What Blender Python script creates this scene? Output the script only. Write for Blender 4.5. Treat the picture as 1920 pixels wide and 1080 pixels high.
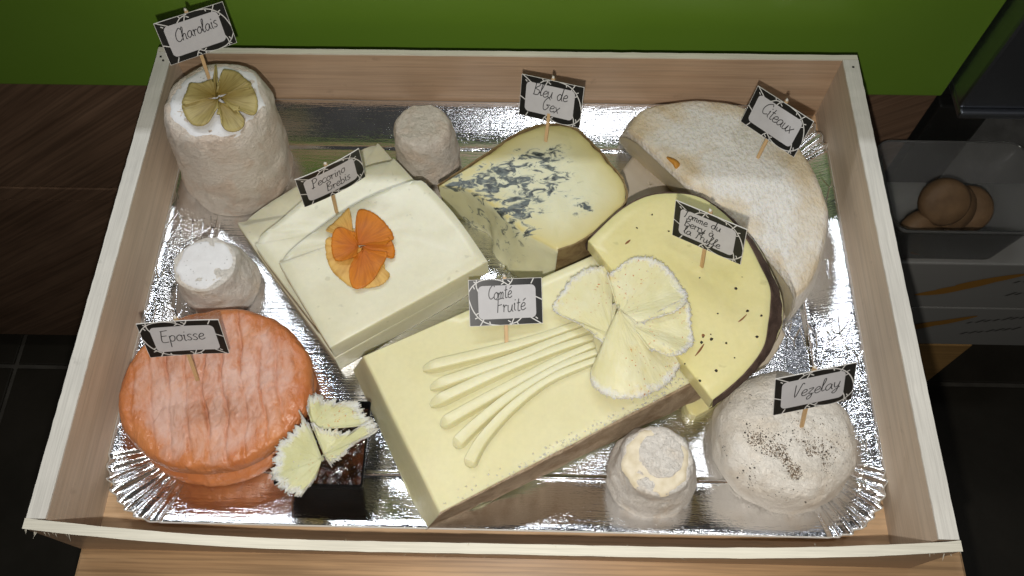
import bpy, math, random
from mathutils import Vector, Matrix, Euler, noise
R_ = math.radians
for o in list(bpy.data.objects): bpy.data.objects.remove(o)
sc = bpy.context.scene
C = sc.collection

# ------------------------------------------------------------------ camera, world, lamps, exposure
cam_d = bpy.data.cameras.new('camera'); cam = bpy.data.objects.new('camera', cam_d); C.objects.link(cam)
cam.location = (0.0196, -0.2509, 0.5169)
cam.rotation_euler = (R_(26.675), R_(0.563), R_(1.387))
cam_d.sensor_width = 36; cam_d.lens = 1557.35 / 1920 * 36
cam_d.clip_start = 0.01; cam_d.clip_end = 30
sc.camera = cam
w = bpy.data.worlds.new('World'); sc.world = w; w.use_nodes = True
bg = w.node_tree.nodes['Background']; bg.inputs[0].default_value = (0.80, 0.78, 0.74, 1); bg.inputs[1].default_value = 0.05
sc.view_settings.view_transform = 'Standard'; sc.view_settings.look = 'None'
sc.view_settings.exposure = -0.17; sc.view_settings.gamma = 1.0

def lamp(name, kind, loc, energy, color, **kw):
    d = bpy.data.lights.new(name, kind); d.energy = energy; d.color = color
    for k, val in kw.items(): setattr(d, k, val)
    o = bpy.data.objects.new(name, d); C.objects.link(o); o.location = loc
    return o
# the phone's own flash, just below the lens
fo = lamp('phone_flash', 'SPOT', (0.012, -0.290, 0.500), 9.0, (1.0, 0.96, 0.90), shadow_soft_size=0.004, spot_size=R_(116), spot_blend=1.0)
fo.rotation_euler = (R_(26.0), 0, 0)
# ceiling tubes and panels of the shop, behind the counter
lamp('ceiling_tube', 'AREA', (-0.70, 1.03, 1.50), 17, (0.88, 0.93, 1.0), shape='RECTANGLE', size=1.6, size_y=0.06)
lamp('ceiling_panel', 'AREA', (0.49, 0.34, 1.70), 1.6, (0.95, 0.97, 1.0), shape='RECTANGLE', size=0.10, size_y=0.24)
lamp('ceiling_panel', 'AREA', (0.14, -0.16, 1.75), 2.6, (0.93, 0.96, 1.0), shape='RECTANGLE', size=0.34, size_y=0.12)

# ------------------------------------------------------------------ helpers
ORG = {}
def tag(o, label, cat, group=None, kind=None):
    if label: o['label'] = label
    if cat: o['category'] = cat
    if group: o['group'] = group
    if kind: o['kind'] = kind
def thing(name, loc, label, cat, group=None):
    o = bpy.data.objects.new(name, None); C.objects.link(o); o.location = loc
    o.empty_display_size = 0.01
    tag(o, label, cat, group); ORG[o] = Vector(loc); return o
def mesh(name, verts, faces, mat, parent=None, smooth=True, local=False, loc=None):
    me = bpy.data.meshes.new(name)
    if parent is not None and not local:
        org = ORG[parent]
    else:
        org = Vector(loc) if loc else Vector((0, 0, 0))
    me.from_pydata([tuple(Vector(p) - org) for p in verts], [], faces); me.update()
    if smooth: me.polygons.foreach_set('use_smooth', [True] * len(me.polygons))
    o = bpy.data.objects.new(name, me); C.objects.link(o)
    if mat: me.materials.append(mat)
    if parent is not None: o.parent = parent
    elif loc: o.location = loc
    ORG[o] = org
    return o
def shade_auto(o, ang=35):
    me = o.data
    import bmesh
    bm = bmesh.new(); bm.from_mesh(me)
    for e in bm.edges:
        if len(e.link_faces) == 2 and e.calc_face_angle(0) > R_(ang): e.smooth = False
    bm.to_mesh(me); bm.free()
def attr(o, name, vals):
    a = o.data.attributes.new(name, 'FLOAT', 'POINT'); a.data.foreach_set('value', vals)
def N3(p, s, seed=0.0):
    return noise.noise(Vector((p[0] * s + seed, p[1] * s - seed * 1.7, p[2] * s + seed * .6)))
def FB(p, s, oct=4, seed=0.0):
    return noise.fractal(Vector((p[0] * s + seed, p[1] * s - seed, p[2] * s + seed * .5)), 1.0, 2.0, oct)
def catmull(pts, per=8, sharp=(), closed=True):
    n = len(pts); out = []
    rng = range(n) if closed else range(n - 1)
    dim = len(pts[0])
    for i in rng:
        p1 = Vector(pts[i]); p2 = Vector(pts[(i + 1) % n])
        p0 = Vector(pts[i - 1]) if (closed or i > 0) else p1
        p3 = Vector(pts[(i + 2) % n]) if (closed or i + 2 < n) else p2
        if i in sharp: p0 = p1
        if (i + 1) % n in sharp: p3 = p2
        for k in range(per):
            t = k / per
            out.append(0.5 * ((2 * p1) + (p2 - p0) * t + (2 * p0 - 5 * p1 + 4 * p2 - p3) * t * t + (-p0 + 3 * p1 - 3 * p2 + p3) * t ** 3))
    if not closed: out.append(Vector(pts[-1]))
    return out
def box(x0, x1, y0, y1, z0, z1, b=0.0):
    """a box with small chamfers"""
    import bmesh
    bm = bmesh.new()
    vs = [bm.verts.new((x, y, z)) for x in (x0, x1) for y in (y0, y1) for z in (z0, z1)]
    for f in ((0, 1, 3, 2), (4, 6, 7, 5), (0, 4, 5, 1), (2, 3, 7, 6), (0, 2, 6, 4), (1, 5, 7, 3)): bm.faces.new([vs[i] for i in f])
    bmesh.ops.recalc_face_normals(bm, faces=bm.faces)
    if b: bmesh.ops.bevel(bm, geom=list(bm.edges), offset=b, segments=2, affect='EDGES', profile=0.6)
    bm.verts.index_update()
    r = [tuple(v.co) for v in bm.verts], [[v.index for v in f.verts] for f in bm.faces]
    bm.free(); return r
def blob(c, r, seed, squash=1.0, verts=None, faces=None):
    """append a small irregular crumb"""
    rnd = random.Random(seed)
    b = len(verts)
    top = rnd.uniform(.7, 1.2)
    verts.append((c[0], c[1], c[2] + r * top * squash))
    n = 5; a0 = rnd.random() * 6
    for k in range(n):
        a = a0 + k * 2 * math.pi / n; q = r * rnd.uniform(.6, 1.25)
        verts.append((c[0] + q * math.cos(a), c[1] + q * math.sin(a), c[2] + r * squash * rnd.uniform(-.3, .35)))
    verts.append((c[0], c[1], c[2] - r * squash * .8))
    for k in range(n):
        i, j = b + 1 + k, b + 1 + (k + 1) % n
        faces.append((b, i, j)); faces.append((b + n + 1, j, i))

# ------------------------------------------------------------------ materials
class NT:
    def __init__(s, name):
        s.m = bpy.data.materials.new(name); s.m.use_nodes = True; s.t = s.m.node_tree; s.n = s.t.nodes; s.l = s.t.links
        s.p = s.n['Principled BSDF']
        s.tc = s.n.new('ShaderNodeTexCoord')
    def link(s, a, b): s.l.new(a, b)
    def vec(s, scale=(1, 1, 1), rot=(0, 0, 0)):
        mp = s.n.new('ShaderNodeMapping'); mp.inputs['Scale'].default_value = scale; mp.inputs['Rotation'].default_value = rot
        s.link(s.tc.outputs['Object'], mp.inputs['Vector']); return mp.outputs[0]
    def noise(s, scale, detail=4, rough=.55, vec=None, dist=0.0):
        n = s.n.new('ShaderNodeTexNoise'); n.inputs['Scale'].default_value = scale; n.inputs['Detail'].default_value = detail
        n.inputs['Roughness'].default_value = rough; n.inputs['Distortion'].default_value = dist
        s.link(vec or s.tc.outputs['Object'], n.inputs['Vector']); return n.outputs['Fac']
    def vor(s, scale, vec=None, feat='F1', out='Distance', rnd=1.0):
        n = s.n.new('ShaderNodeTexVoronoi'); n.feature = feat; n.inputs['Scale'].default_value = scale; n.inputs['Randomness'].default_value = rnd
        s.link(vec or s.tc.outputs['Object'], n.inputs['Vector']); return n.outputs[out]
    def ramp(s, fac, stops):
        r = s.n.new('ShaderNodeValToRGB'); e = r.color_ramp.elements
        while len(e) > 1: e.remove(e[-1])
        for i, (pos, col) in enumerate(stops):
            if not isinstance(col, tuple): col = (col, col, col)
            el = e[0] if i == 0 else e.new(pos)
            el.position = pos; el.color = (*col, 1)
        s.link(fac, r.inputs[0]); return r.outputs[0]
    def mix(s, fac, a, b, mode='MIX'):
        m = s.n.new('ShaderNodeMix'); m.data_type = 'RGBA'; m.blend_type = mode
        if isinstance(fac, float): m.inputs[0].default_value = fac
        else: s.link(fac, m.inputs[0])
        for val, i in ((a, 6), (b, 7)):
            if isinstance(val, tuple): m.inputs[i].default_value = (*val, 1)
            else: s.link(val, m.inputs[i])
        return m.outputs[2]
    def math(s, op, a, b=None):
        m = s.n.new('ShaderNodeMath'); m.operation = op
        for val, i in ((a, 0), (b, 1)):
            if val is None: continue
            if isinstance(val, (int, float)): m.inputs[i].default_value = val
            else: s.link(val, m.inputs[i])
        return m.outputs[0]
    def attr(s, name):
        a = s.n.new('ShaderNodeAttribute'); a.attribute_name = name; return a.outputs['Fac']
    def sep(s):
        x = s.n.new('ShaderNodeSeparateXYZ'); s.link(s.tc.outputs['Object'], x.inputs[0]); return x.outputs
    def color(s, c):
        if isinstance(c, tuple): s.p.inputs['Base Color'].default_value = (*c, 1)
        else: s.link(c, s.p.inputs['Base Color'])
        return s
    def bump(s, h, strength, dist=.001):
        b = s.n.new('ShaderNodeBump'); b.inputs['Strength'].default_value = strength; b.inputs['Distance'].default_value = dist
        s.link(h, b.inputs['Height'])
        prev = s.p.inputs['Normal']
        if prev.is_linked: s.link(prev.links[0].from_socket, b.inputs['Normal'])
        s.link(b.outputs[0], prev); return s
    def set(s, **kw):
        names = dict(rough='Roughness', metal='Metallic', spec='Specular IOR Level', sss='Subsurface Weight', trans='Transmission Weight', alpha='Alpha', ior='IOR', coat='Coat Weight', coatr='Coat Roughness')
        for k, val in kw.items():
            if isinstance(val, (int, float)): s.p.inputs[names[k]].default_value = val
            else: s.link(val, s.p.inputs[names[k]])
        if 'sss' in kw:
            s.p.inputs['Subsurface Radius'].default_value = (1.0, .75, .35); s.p.inputs['Subsurface Scale'].default_value = .004
        return s

def wood(name, c1, c2, axis=0, scale=1.0, rough=.55, streak=.5, spots=False, diag=None):
    t = NT(name)
    sc3 = [140 * scale] * 3; sc3[axis] = 5 * scale
    def vv_(sc):
        v = t.vec((1, 1, 1), (0, R_(diag), 0)) if diag else None
        mp = t.n.new('ShaderNodeMapping'); mp.inputs['Scale'].default_value = sc
        t.link(v or t.tc.outputs['Object'], mp.inputs['Vector']); return mp.outputs[0]
    v1 = vv_(tuple(sc3))
    sc4 = [600 * scale] * 3; sc4[axis] = 14 * scale
    v2 = vv_(tuple(sc4))
    n1 = t.noise(1, 4, .6, v1, .4); n2 = t.noise(1, 3, .6, v2)
    col = t.ramp(n1, [(.3, c1), (.7, c2)])
    fine = t.ramp(n2, [(.35, 1 - streak), (.6, 1.0)])
    col = t.mix(1.0, col, fine, 'MULTIPLY')
    big = t.ramp(t.noise(9, 3), [(.3, .82), (.7, 1.06)])
    col = t.mix(1.0, col, big, 'MULTIPLY')
    if spots:
        sp = t.ramp(t.noise(70, 3, .6), [(.66, 0.0), (.74, 1.0)])
        col = t.mix(t.math('MULTIPLY', sp, .35), col, tuple(x * .55 for x in c1))
    t.color(col).set(rough=rough, spec=.35)
    t.bump(n2, .25, .0006)
    return t.m

def rind(name, light, tan, tan_pos=(.45, .62), scale=150, bump=.9, grey=None, wrinkle=260):
    t = NT(name)
    a = t.noise(scale * .35, 5, .6, None, .6)
    col = t.mix(t.ramp(a, [(tan_pos[0], 0.0), (tan_pos[1], 1.0)]), light, tan)
    w_ = t.noise(wrinkle, 6, .68, t.vec((1, 1, 1.9)), 1.3)
    col = t.mix(t.ramp(w_, [(.3, .35), (.48, 0.0)]), col, tuple(x * .72 for x in tan))
    if grey:
        sp = t.ramp(t.noise(scale * 2.2, 2, .5), [(.70, 0.0), (.76, 1.0)])
        col = t.mix(t.math('MULTIPLY', sp, .6), col, grey)
    t.color(col).set(rough=.85, spec=.2)
    t.bump(w_, bump, .0034)
    t.bump(t.noise(wrinkle * 3.2, 5, .72, t.vec((1, 1, 1.6)), .8), .8, .0012)
    return t.m

def paste(name, c1, c2, rough=.42, sss=.3, scale=25, holes=None):
    t = NT(name)
    col = t.ramp(t.noise(scale, 4, .5), [(.3, c1), (.7, c2)])
    fine = t.ramp(t.noise(300, 4, .6), [(.25, .955), (.75, 1.02)])
    col = t.mix(1.0, col, fine, 'MULTIPLY')
    if holes:
        h = t.ramp(t.noise(holes, 2, .4), [(.70, 0.0), (.745, 1.0)])
        col = t.mix(t.math('MULTIPLY', h, .35), col, tuple(x * .6 for x in c1))
        t.bump(h, -.3, .0008)
    t.color(col).set(rough=rough, spec=.4, sss=sss)
    t.bump(t.noise(45, 3, .5), .10, .002)
    t.bump(t.noise(1, 3, .6, t.vec((900, 60, 60), (0, 0, R_(-28)))), .05, .0006)
    t.p.inputs['Subsurface Scale'].default_value = .009
    return t.m

M = {}
M['crate_x'] = wood('crate_wood_x', (.50, .335, .215), (.59, .415, .275), 0, 1.0, .38, .18, True)
M['crate_y'] = wood('crate_wood_y', (.56, .445, .33), (.64, .525, .405), 1, 1.0, .5, .14, True)
M['crate_base'] = wood('crate_base_wood', (.62, .40, .22), (.72, .50, .30), 0, 1.0, .5, .2)
M['crate_edge'] = wood('crate_sawn_edge', (.70, .67, .60), (.80, .77, .69), 1, 2.0, .7, .12, True)
M['crate_edge_x'] = wood('crate_sawn_edge_x', (.72, .68, .56), (.80, .76, .63), 0, 2.0, .7, .12)
M['stool'] = wood('oak_board', (.44, .26, .13), (.60, .38, .20), 0, .8, .45, .35)
M['panel'] = wood('laminate_panel', (.16, .092, .055), (.24, .145, .09), 0, .55, .5, .35, diag=35)
M['pick'] = wood('pick_wood', (.62, .40, .19), (.75, .52, .28), 1, 4, .6, .2)
M['box_wood'] = wood('box_wood', (.42, .24, .08), (.52, .30, .11), 0, 1, .5, .2)
t = NT('green_panel'); t.color(t.ramp(t.noise(6, 4), [(.3, (.135, .255, .024)), (.7, (.150, .275, .028))])).set(rough=t.ramp(t.noise(14, 5), [(.3, .32), (.7, .5)]), spec=.5); M['green'] = t.m
t = NT('floor_tile'); t.color(t.ramp(t.noise(7, 5, .6), [(.3, (.020, .017, .011)), (.7, (.042, .036, .026))])).set(rough=.45).bump(t.noise(40, 4), .2, .002); M['tile'] = t.m
t = NT('grout'); t.color(t.ramp(t.noise(30, 4), [(.3, (.07, .062, .05)), (.7, (.12, .11, .09))])).set(rough=.9); M['grout'] = t.m
# silver foil, brushed along the board
t = NT('silver_foil')
st = t.noise(1, 3, .6, t.vec((45, 620, 200)))
sp = t.noise(1, 2, .5, t.vec((520, 1500, 900)))
lg = t.noise(1, 3, .5, t.vec((14, 30, 20)))
t.color((.87, .87, .88)).set(metal=1.0, rough=t.ramp(t.noise(24, 4), [(.35, .07), (.7, .17)]))
mpc = t.n.new('ShaderNodeMapping'); mpc.inputs['Scale'].default_value = (150, 55, 55); t.link(t.tc.outputs['Object'], mpc.inputs['Vector'])
crk = t.ramp(t.vor(1, mpc.outputs[0], 'DISTANCE_TO_EDGE'), [(.0, 0.0), (.06, 1.0)])
sx_ = t.ramp(t.math('MULTIPLY', t.math('ABSOLUTE', t.sep()[0]), 4.0), [(.72, 0.0), (.84, 1.0)])
pm = t.ramp(t.noise(30, 2), [(.48, 0.0), (.58, 1.0)])
t.bump(t.math('MULTIPLY', crk, t.math('MULTIPLY', sx_, pm)), .35, .0006)
t.bump(lg, .16, .003); t.bump(st, .42, .0006); t.bump(sp, .38, .0003)
M['foil'] = t.m
M['board'] = NT('board_edge').color((.62, .60, .55)).set(rough=.8).m
M['charolais'] = rind('tall_goat_rind', (.94, .845, .73), (.87, .695, .55), (.46, .70), 130, .8)
M['crottin'] = rind('small_goat_rind', (.93, .845, .735), (.84, .69, .55), (.45, .70), 170, .8, (.30, .31, .30))
M['crottin_w'] = rind('white_goat_rind', (.95, .90, .82), (.88, .76, .61), (.50, .75), 150, .85)
M['vezelay'] = rind('dome_rind', (.94, .885, .79), (.85, .74, .59), (.48, .78), 110, .7, None, 190)
t = NT('white_bloom'); hol = t.ramp(t.vor(330), [(.12, 1.0), (.2, 0.0)]); msk = t.ramp(t.noise(60, 2), [(.5, 0.0), (.6, 1.0)])
t.color(t.mix(t.math('MULTIPLY', t.math('MULTIPLY', hol, msk), .7), t.ramp(t.noise(80, 4), [(.3, (.78, .77, .76)), (.7, (.88, .88, .88))]), (.36, .36, .34))).set(rough=.9, spec=.15)
t.bump(t.noise(500, 5, .7), .6, .0008); M['bloom'] = t.m
M['comte'] = paste('comte_paste', (.72, .67, .39), (.79, .745, .475), .26, .35, 16)
M['comte_rind'] = rind('comte_rind', (.74, .57, .39), (.50, .34, .21), (.40, .66), 240, 1.0, None, 420)
M['pecorino'] = paste('pecorino_paste', (.69, .655, .465), (.76, .73, .55), .26, .35, 25, 170)
M['pecorino_side'] = paste('pecorino_side', (.56, .48, .27), (.63, .56, .35), .5, .3)
M['tomme'] = paste('tomme_paste', (.70, .63, .275), (.77, .70, .36), .28, .3, 25, 110)
M['tomme_rind'] = rind('tomme_rind', (.17, .11, .085), (.07, .042, .032), (.40, .66), 200, .6, None, 300)
M['citeaux_paste'] = paste('citeaux_paste', (.62, .52, .33), (.70, .60, .40), .38, .35)
M['frill'] = None
# blue cheese: ivory paste, blue-grey veins drawn by warped noise
t = NT('blue_paste')
base = t.ramp(t.noise(22, 4), [(.3, (.68, .65, .40)), (.7, (.76, .745, .53))])
e = t.attr('edge')
base = t.mix(t.ramp(e, [(.55, 0.0), (1.0, .75)]), base, (.60, .50, .17))
vmask = t.attr('vein')
vv = t.vec((1.0, 1.9, 1.2), (0, 0, R_(-30)))
n1 = t.noise(98, 6, .62, vv, .8)
fac = t.math('MULTIPLY', t.ramp(t.math('ADD', n1, t.math('MULTIPLY', vmask, .15)), [(.625, 0.0), (.655, .6), (.70, 1.0)]), t.ramp(vmask, [(.05, 0.0), (.35, 1.0)]))
halo = t.math('MULTIPLY', t.ramp(t.math('ADD', n1, t.math('MULTIPLY', vmask, .15)), [(.54, 0.0), (.66, .55)]), t.ramp(vmask, [(.1, 0.0), (.5, 1.0)]))
base = t.mix(halo, base, (.56, .585, .46))
vc = t.ramp(t.noise(240, 3), [(.35, (.032, .038, .038)), (.65, (.14, .165, .155))])
t.color(t.mix(fac, base, vc)).set(rough=.42, sss=.2)
t.bump(fac, -.5, .001); t.bump(t.noise(130, 5), .2, .0012); M['bleu'] = t.m
M['bleu_rind'] = rind('bleu_rind', (.50, .36, .17), (.32, .20, .09), (.42, .62), 300, .9, None, 500)
# washed orange rind with pale bloom on the ridges
t = NT('orange_rind')
g = t.attr('groove'); e = t.attr('edge')
nn = t.noise(75, 6, .65, t.vec((1, .55, 1)), .5)
orange = t.ramp(t.noise(40, 5, .6), [(.3, (.50, .155, .05)), (.7, (.62, .24, .085))])
pk = t.ramp(t.math('SUBTRACT', nn, t.math('ADD', t.math('MULTIPLY', e, .42), t.math('MULTIPLY', g, .10))), [(.26, 0.0), (.60, .85)])
col = t.mix(pk, orange, (.70, .46, .375))
col = t.mix(t.math('MULTIPLY', t.ramp(g, [(.5, 0.0), (1.0, 1.0)]), .45), col, (.36, .13, .07))  # crease shading painted in: grooves tinted darker so the lines still read
t.color(col).set(rough=t.ramp(pk, [(0.0, .20), (.7, .5)]), spec=.5, sss=.15)
t.bump(t.noise(110, 6, .62, t.vec((1.3, .7, 1)), .8), .6, .003); t.bump(t.noise(520, 4), .4, .0008); M['epoisse'] = t.m
# citeaux rind: white bloom with a cloth-like imprint over ochre
t = NT('citeaux_rind')
e = t.attr('edge')
im = t.noise(1, 2, .5, t.vec((420, 300, 300), (0, 0, R_(-8))), .3)
n1 = t.noise(28, 5, .6)
whit = t.ramp(t.math('SUBTRACT', n1, t.math('MULTIPLY', e, .42)), [(.0, 0.0), (.26, 1.0)])
och = t.ramp(t.noise(60, 4), [(.3, (.64, .51, .33)), (.7, (.75, .64, .46))])
wh = t.ramp(im, [(.30, (.72, .67, .58)), (.52, (.82, .79, .73))])
t.color(t.mix(whit, och, wh)).set(rough=.8, spec=.25, sss=.15)
t.bump(im, .8, .0016); t.bump(t.noise(300, 5, .65), .35, .001); M['citeaux'] = t.m
# shaved frills: ivory paste, crumbly white rind at the border, paprika dust
def frill(name, c1, c2, edge=(.80, .79, .74), dust=True, lo=.80):
    t = NT(name)
    s_ = t.attr('s')
    base = t.ramp(t.noise(70, 4), [(.3, c1), (.7, c2)])
    ed = t.ramp(t.math('ADD', s_, t.math('MULTIPLY', t.math('SUBTRACT', t.noise(190, 4, .6), .5), .35)), [(lo, 0.0), (lo + .12, 1.0)])
    col = t.mix(ed, base, edge)
    if dust:
        d = t.ramp(t.noise(620, 2, .5), [(.655, 0.0), (.70, 1.0)]); z_ = t.ramp(t.noise(48, 2), [(.48, 0.0), (.58, 1.0)])
        col = t.mix(t.math('MULTIPLY', t.math('MULTIPLY', d, z_), .9), col, (.55, .16, .02))
        dz = t.ramp(t.noise(62, 3), [(.60, 0.0), (.74, .35)]); col = t.mix(dz, col, (.70, .48, .12))
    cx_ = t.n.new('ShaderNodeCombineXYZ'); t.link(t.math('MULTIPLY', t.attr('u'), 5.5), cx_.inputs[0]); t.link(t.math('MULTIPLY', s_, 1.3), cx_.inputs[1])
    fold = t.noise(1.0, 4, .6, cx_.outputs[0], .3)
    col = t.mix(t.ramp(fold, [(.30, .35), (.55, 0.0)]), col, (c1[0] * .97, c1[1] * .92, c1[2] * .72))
    t.color(col).set(rough=.42, sss=.3); t.bump(fold, .45, .004); t.bump(t.noise(260, 5, .6), .2, .0009)
    t.bump(t.math('MULTIPLY', ed, t.noise(700, 4, .7)), .8, .001)
    return t.m
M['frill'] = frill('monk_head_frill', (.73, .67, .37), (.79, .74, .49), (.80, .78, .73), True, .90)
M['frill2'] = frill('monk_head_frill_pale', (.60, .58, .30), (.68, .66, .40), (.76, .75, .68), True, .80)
t = NT('rind_crumb'); t.color(t.ramp(t.noise(400, 3), [(.35, (.70, .64, .46)), (.62, (.76, .74, .69))])).set(rough=.8, sss=.2); M['crumb'] = t.m
def petal_mat(name, c_in, c_out, rough=.35):
    t = NT(name)
    s_ = t.attr('s'); n_ = t.noise(90, 4, .6)
    col = t.ramp(t.math('ADD', s_, t.math('MULTIPLY', t.math('SUBTRACT', n_, .5), .35)), [(.15, c_in), (.85, c_out)])
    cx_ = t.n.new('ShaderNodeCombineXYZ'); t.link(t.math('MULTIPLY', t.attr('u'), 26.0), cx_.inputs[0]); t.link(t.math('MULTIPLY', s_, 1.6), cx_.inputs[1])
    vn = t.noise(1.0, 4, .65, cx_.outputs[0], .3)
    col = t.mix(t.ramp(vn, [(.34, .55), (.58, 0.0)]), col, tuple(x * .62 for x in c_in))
    t.bump(vn, .35, .0008)
    t.color(col).set(rough=rough + .12, sss=.05, spec=.3); t.bump(t.noise(300, 4), .15, .0006); return t.m
M['carrot'] = petal_mat('orange_petal', (.50, .125, .008), (.60, .19, .012))
M['carrot_pale'] = petal_mat('orange_petal_pale', (.66, .30, .05), (.70, .43, .12))
M['pear'] = petal_mat('amber_petal', (.27, .18, .035), (.46, .37, .14), .3)
M['black_plastic'] = NT('black_plastic').color((.006, .006, .006)).set(rough=.10, spec=.5).m
t = NT('dark_jam'); t.color(t.ramp(t.noise(160, 3), [(.4, (.012, .005, .003)), (.7, (.07, .022, .010))])).set(rough=.08, spec=.6).bump(t.noise(210, 3), 1.0, .002); M['jam'] = t.m
M['card_core'] = NT('card_core').color((.72, .70, .66)).set(rough=.7).m
M['card_black'] = NT('card_black_print').color((.010, .010, .009)).set(rough=.42, spec=.4).m
t = NT('card_paper'); t.color(t.ramp(t.noise(120, 3), [(.3, (.52, .51, .515)), (.7, (.56, .55, .555))])).set(rough=.7); M['card_paper'] = t.m
M['card_vine'] = NT('card_vine').color((.68, .67, .64)).set(rough=.6).m
M['ink'] = NT('pen_ink').color((.018, .018, .020)).set(rough=.5).m
M['glue'] = NT('pick_glue').color((.72, .68, .60)).set(rough=.35).m
M['pepper'] = NT('ground_pepper').color((.045, .032, .02)).set(rough=.9).m
t = NT('pepper_dust'); t.color(t.ramp(t.noise(900, 2), [(.4, (.10, .065, .035)), (.6, (.26, .18, .11))])).set(rough=.9); M['dust'] = t.m
M['truffle'] = NT('truffle_bit').color((.022, .015, .010)).set(rough=.6).m
M['brownbit'] = NT('truffle_streak').color((.22, .085, .025)).set(rough=.5).m
t = NT('wax_paper'); t.color((.55, .47, .36)).set(rough=.35, spec=.4, sss=.1).bump(t.noise(60, 3), .3, .001); M['waxpaper'] = t.m
t = NT('stainless'); t.color((.36, .38, .42)).set(metal=1.0, rough=.38).bump(t.noise(1, 3, .6, t.vec((500, 500, 8))), .1, .0005); M['steel'] = t.m
M['black_metal'] = NT('black_metal').color((.010, .010, .009)).set(rough=.45).m
M['tub'] = NT('clear_plastic').color((.80, .80, .78)).set(rough=.12, trans=.92, ior=1.2).m
t = NT('biscuit'); t.color(t.ramp(t.noise(60, 4), [(.3, (.11, .062, .028)), (.7, (.19, .11, .05))])).set(rough=.7).bump(t.noise(150, 4), .3, .001); M['biscuit'] = t.m  # browns lowered too, the tub's shade is in the base colour
M['carton'] = NT('carton_white_shaded').color((.24, .235, .22)).set(rough=.5).m  # white card darkened: deep shade by the appliance is put into the colour
M['print_o'] = NT('carton_print_amber').color((.30, .145, .025)).set(rough=.5).m
M['print_k'] = NT('carton_print_dark').color((.07, .065, .06)).set(rough=.5).m
M['print_g'] = NT('carton_print_grey').color((.25, .24, .225)).set(rough=.5).m

# ------------------------------------------------------------------ setting: floor, counter, stool
FZ = -0.60
fl = mesh('floor', *box(-1.6, 1.6, -1.0, 1.2, FZ - .05, FZ - .004), M['grout'], None, False); tag(fl, None, None, None, 'structure'); ORG[fl] = Vector((0, 0, 0))
tv, tf = box(-.147, .147, -.147, .147, -.004, 0, .002)
tile_me = None
for i in range(-4, 5):
    for j in range(-2, 2):
        if abs(i) < 2 and j > -2: continue
        cx, cy = i * .30 + .03 + (j % 2) * .0, j * .30 + .02
        if tile_me is None:
            ob = mesh('tile', tv, tf, M['tile'], fl, False, True); tile_me = ob.data
        else:
            ob = bpy.data.objects.new('tile', tile_me); C.objects.link(ob); ob.parent = fl
        ob.location = (cx, cy, FZ + random.Random(i * 7 + j).uniform(-.0006, .0006))
CY = 0.190
ct = thing('counter', (0, CY, FZ), 'counter front with green upper panel and dark wood panels behind the crate', 'counter')
mesh('green_panel', *box(-1.3, .345, CY, CY + .02, -.008, .196, .001), M['green'], ct, False)
mesh('top_board', *box(-1.3, .345, CY - .001, CY + .5, .1965, .211, .002), M['green'], ct, False)
mesh('wood_panel', *box(-1.3, .345, CY + .004, CY + .02, -.165, -.0095, .0012), M['panel'], ct, False)
mesh('rail', *box(-1.3, .345, CY + .003, CY + .02, -.1875, -.1665, .0012), M['panel'], ct, False)
mesh('wood_panel', *box(-1.3, .345, CY + .004, CY + .02, FZ + .06, -.189, .0012), M['panel'], ct, False)
mesh('plinth', *box(-1.3, .345, CY + .03, CY + .04, FZ, FZ + .058, .001), M['black_metal'], ct, False)

st = thing('wooden_stool', (0.015, -.05, FZ), 'pale oak stool whose rounded board carries the crate', 'stool')
# board with rounded corners
def rrect(hx, hy, r, per=8):
    out = []
    for (sx, sy, a0) in ((1, 1, 0), (-1, 1, 90), (-1, -1, 180), (1, -1, 270)):
        for k in range(per + 1):
            a = R_(a0 + 90 * k / per)
            out.append((sx * (hx - r) + r * math.cos(a), sy * (hy - r) + r * math.sin(a)))
    return out
def prism(poly, z0, z1, b=0.0):
    n = len(poly); cx = sum(p[0] for p in poly) / n; cy = sum(p[1] for p in poly) / n
    def ins(d): return [((p[0] - cx) * (1 - d / max(1e-6, math.hypot(p[0] - cx, p[1] - cy))) + cx, (p[1] - cy) * (1 - d / max(1e-6, math.hypot(p[0] - cx, p[1] - cy))) + cy) for p in poly]
    rings = [(ins(b), z0), (poly, z0 + b), (poly, z1 - b), (ins(b * .35), z1 - b * .35), (ins(b), z1)] if b else [(poly, z0), (poly, z1)]
    vs = []; fs = []
    for r, z in rings: vs += [(p[0], p[1], z) for p in r]
    for k in range(len(rings) - 1):
        for i in range(n):
            j = (i + 1) % n; fs.append((k * n + i, k * n + j, (k + 1) * n + j, (k + 1) * n + i))
    fs.append(tuple(range(n - 1, -1, -1))); fs.append(tuple((len(rings) - 1) * n + i for i in range(n)))
    return vs, fs
pv, pf = prism(rrect(.268, .165, .012), -.034, -.0046, .003)
ob = mesh('seat_board', [(p[0] + .0165, p[1] - .05, p[2]) for p in pv], pf, M['stool'], st); shade_auto(ob, 30)
for sx in (-1, 1):
    for sy in (-1, 1):
        mesh('leg', *box(.0165 + sx * .22 - .02, .0165 + sx * .22 + .02, -.05 + sy * .12 - .02, -.05 + sy * .12 + .02, FZ, -.0345, .003), M['stool'], st, False)
for sy in (-1, 1):
    mesh('rail', *box(.0165 - .199, .0165 + .199, -.05 + sy * .12 - .01, -.05 + sy * .12 + .01, -.12, -.09, .002), M['stool'], st, False)

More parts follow.
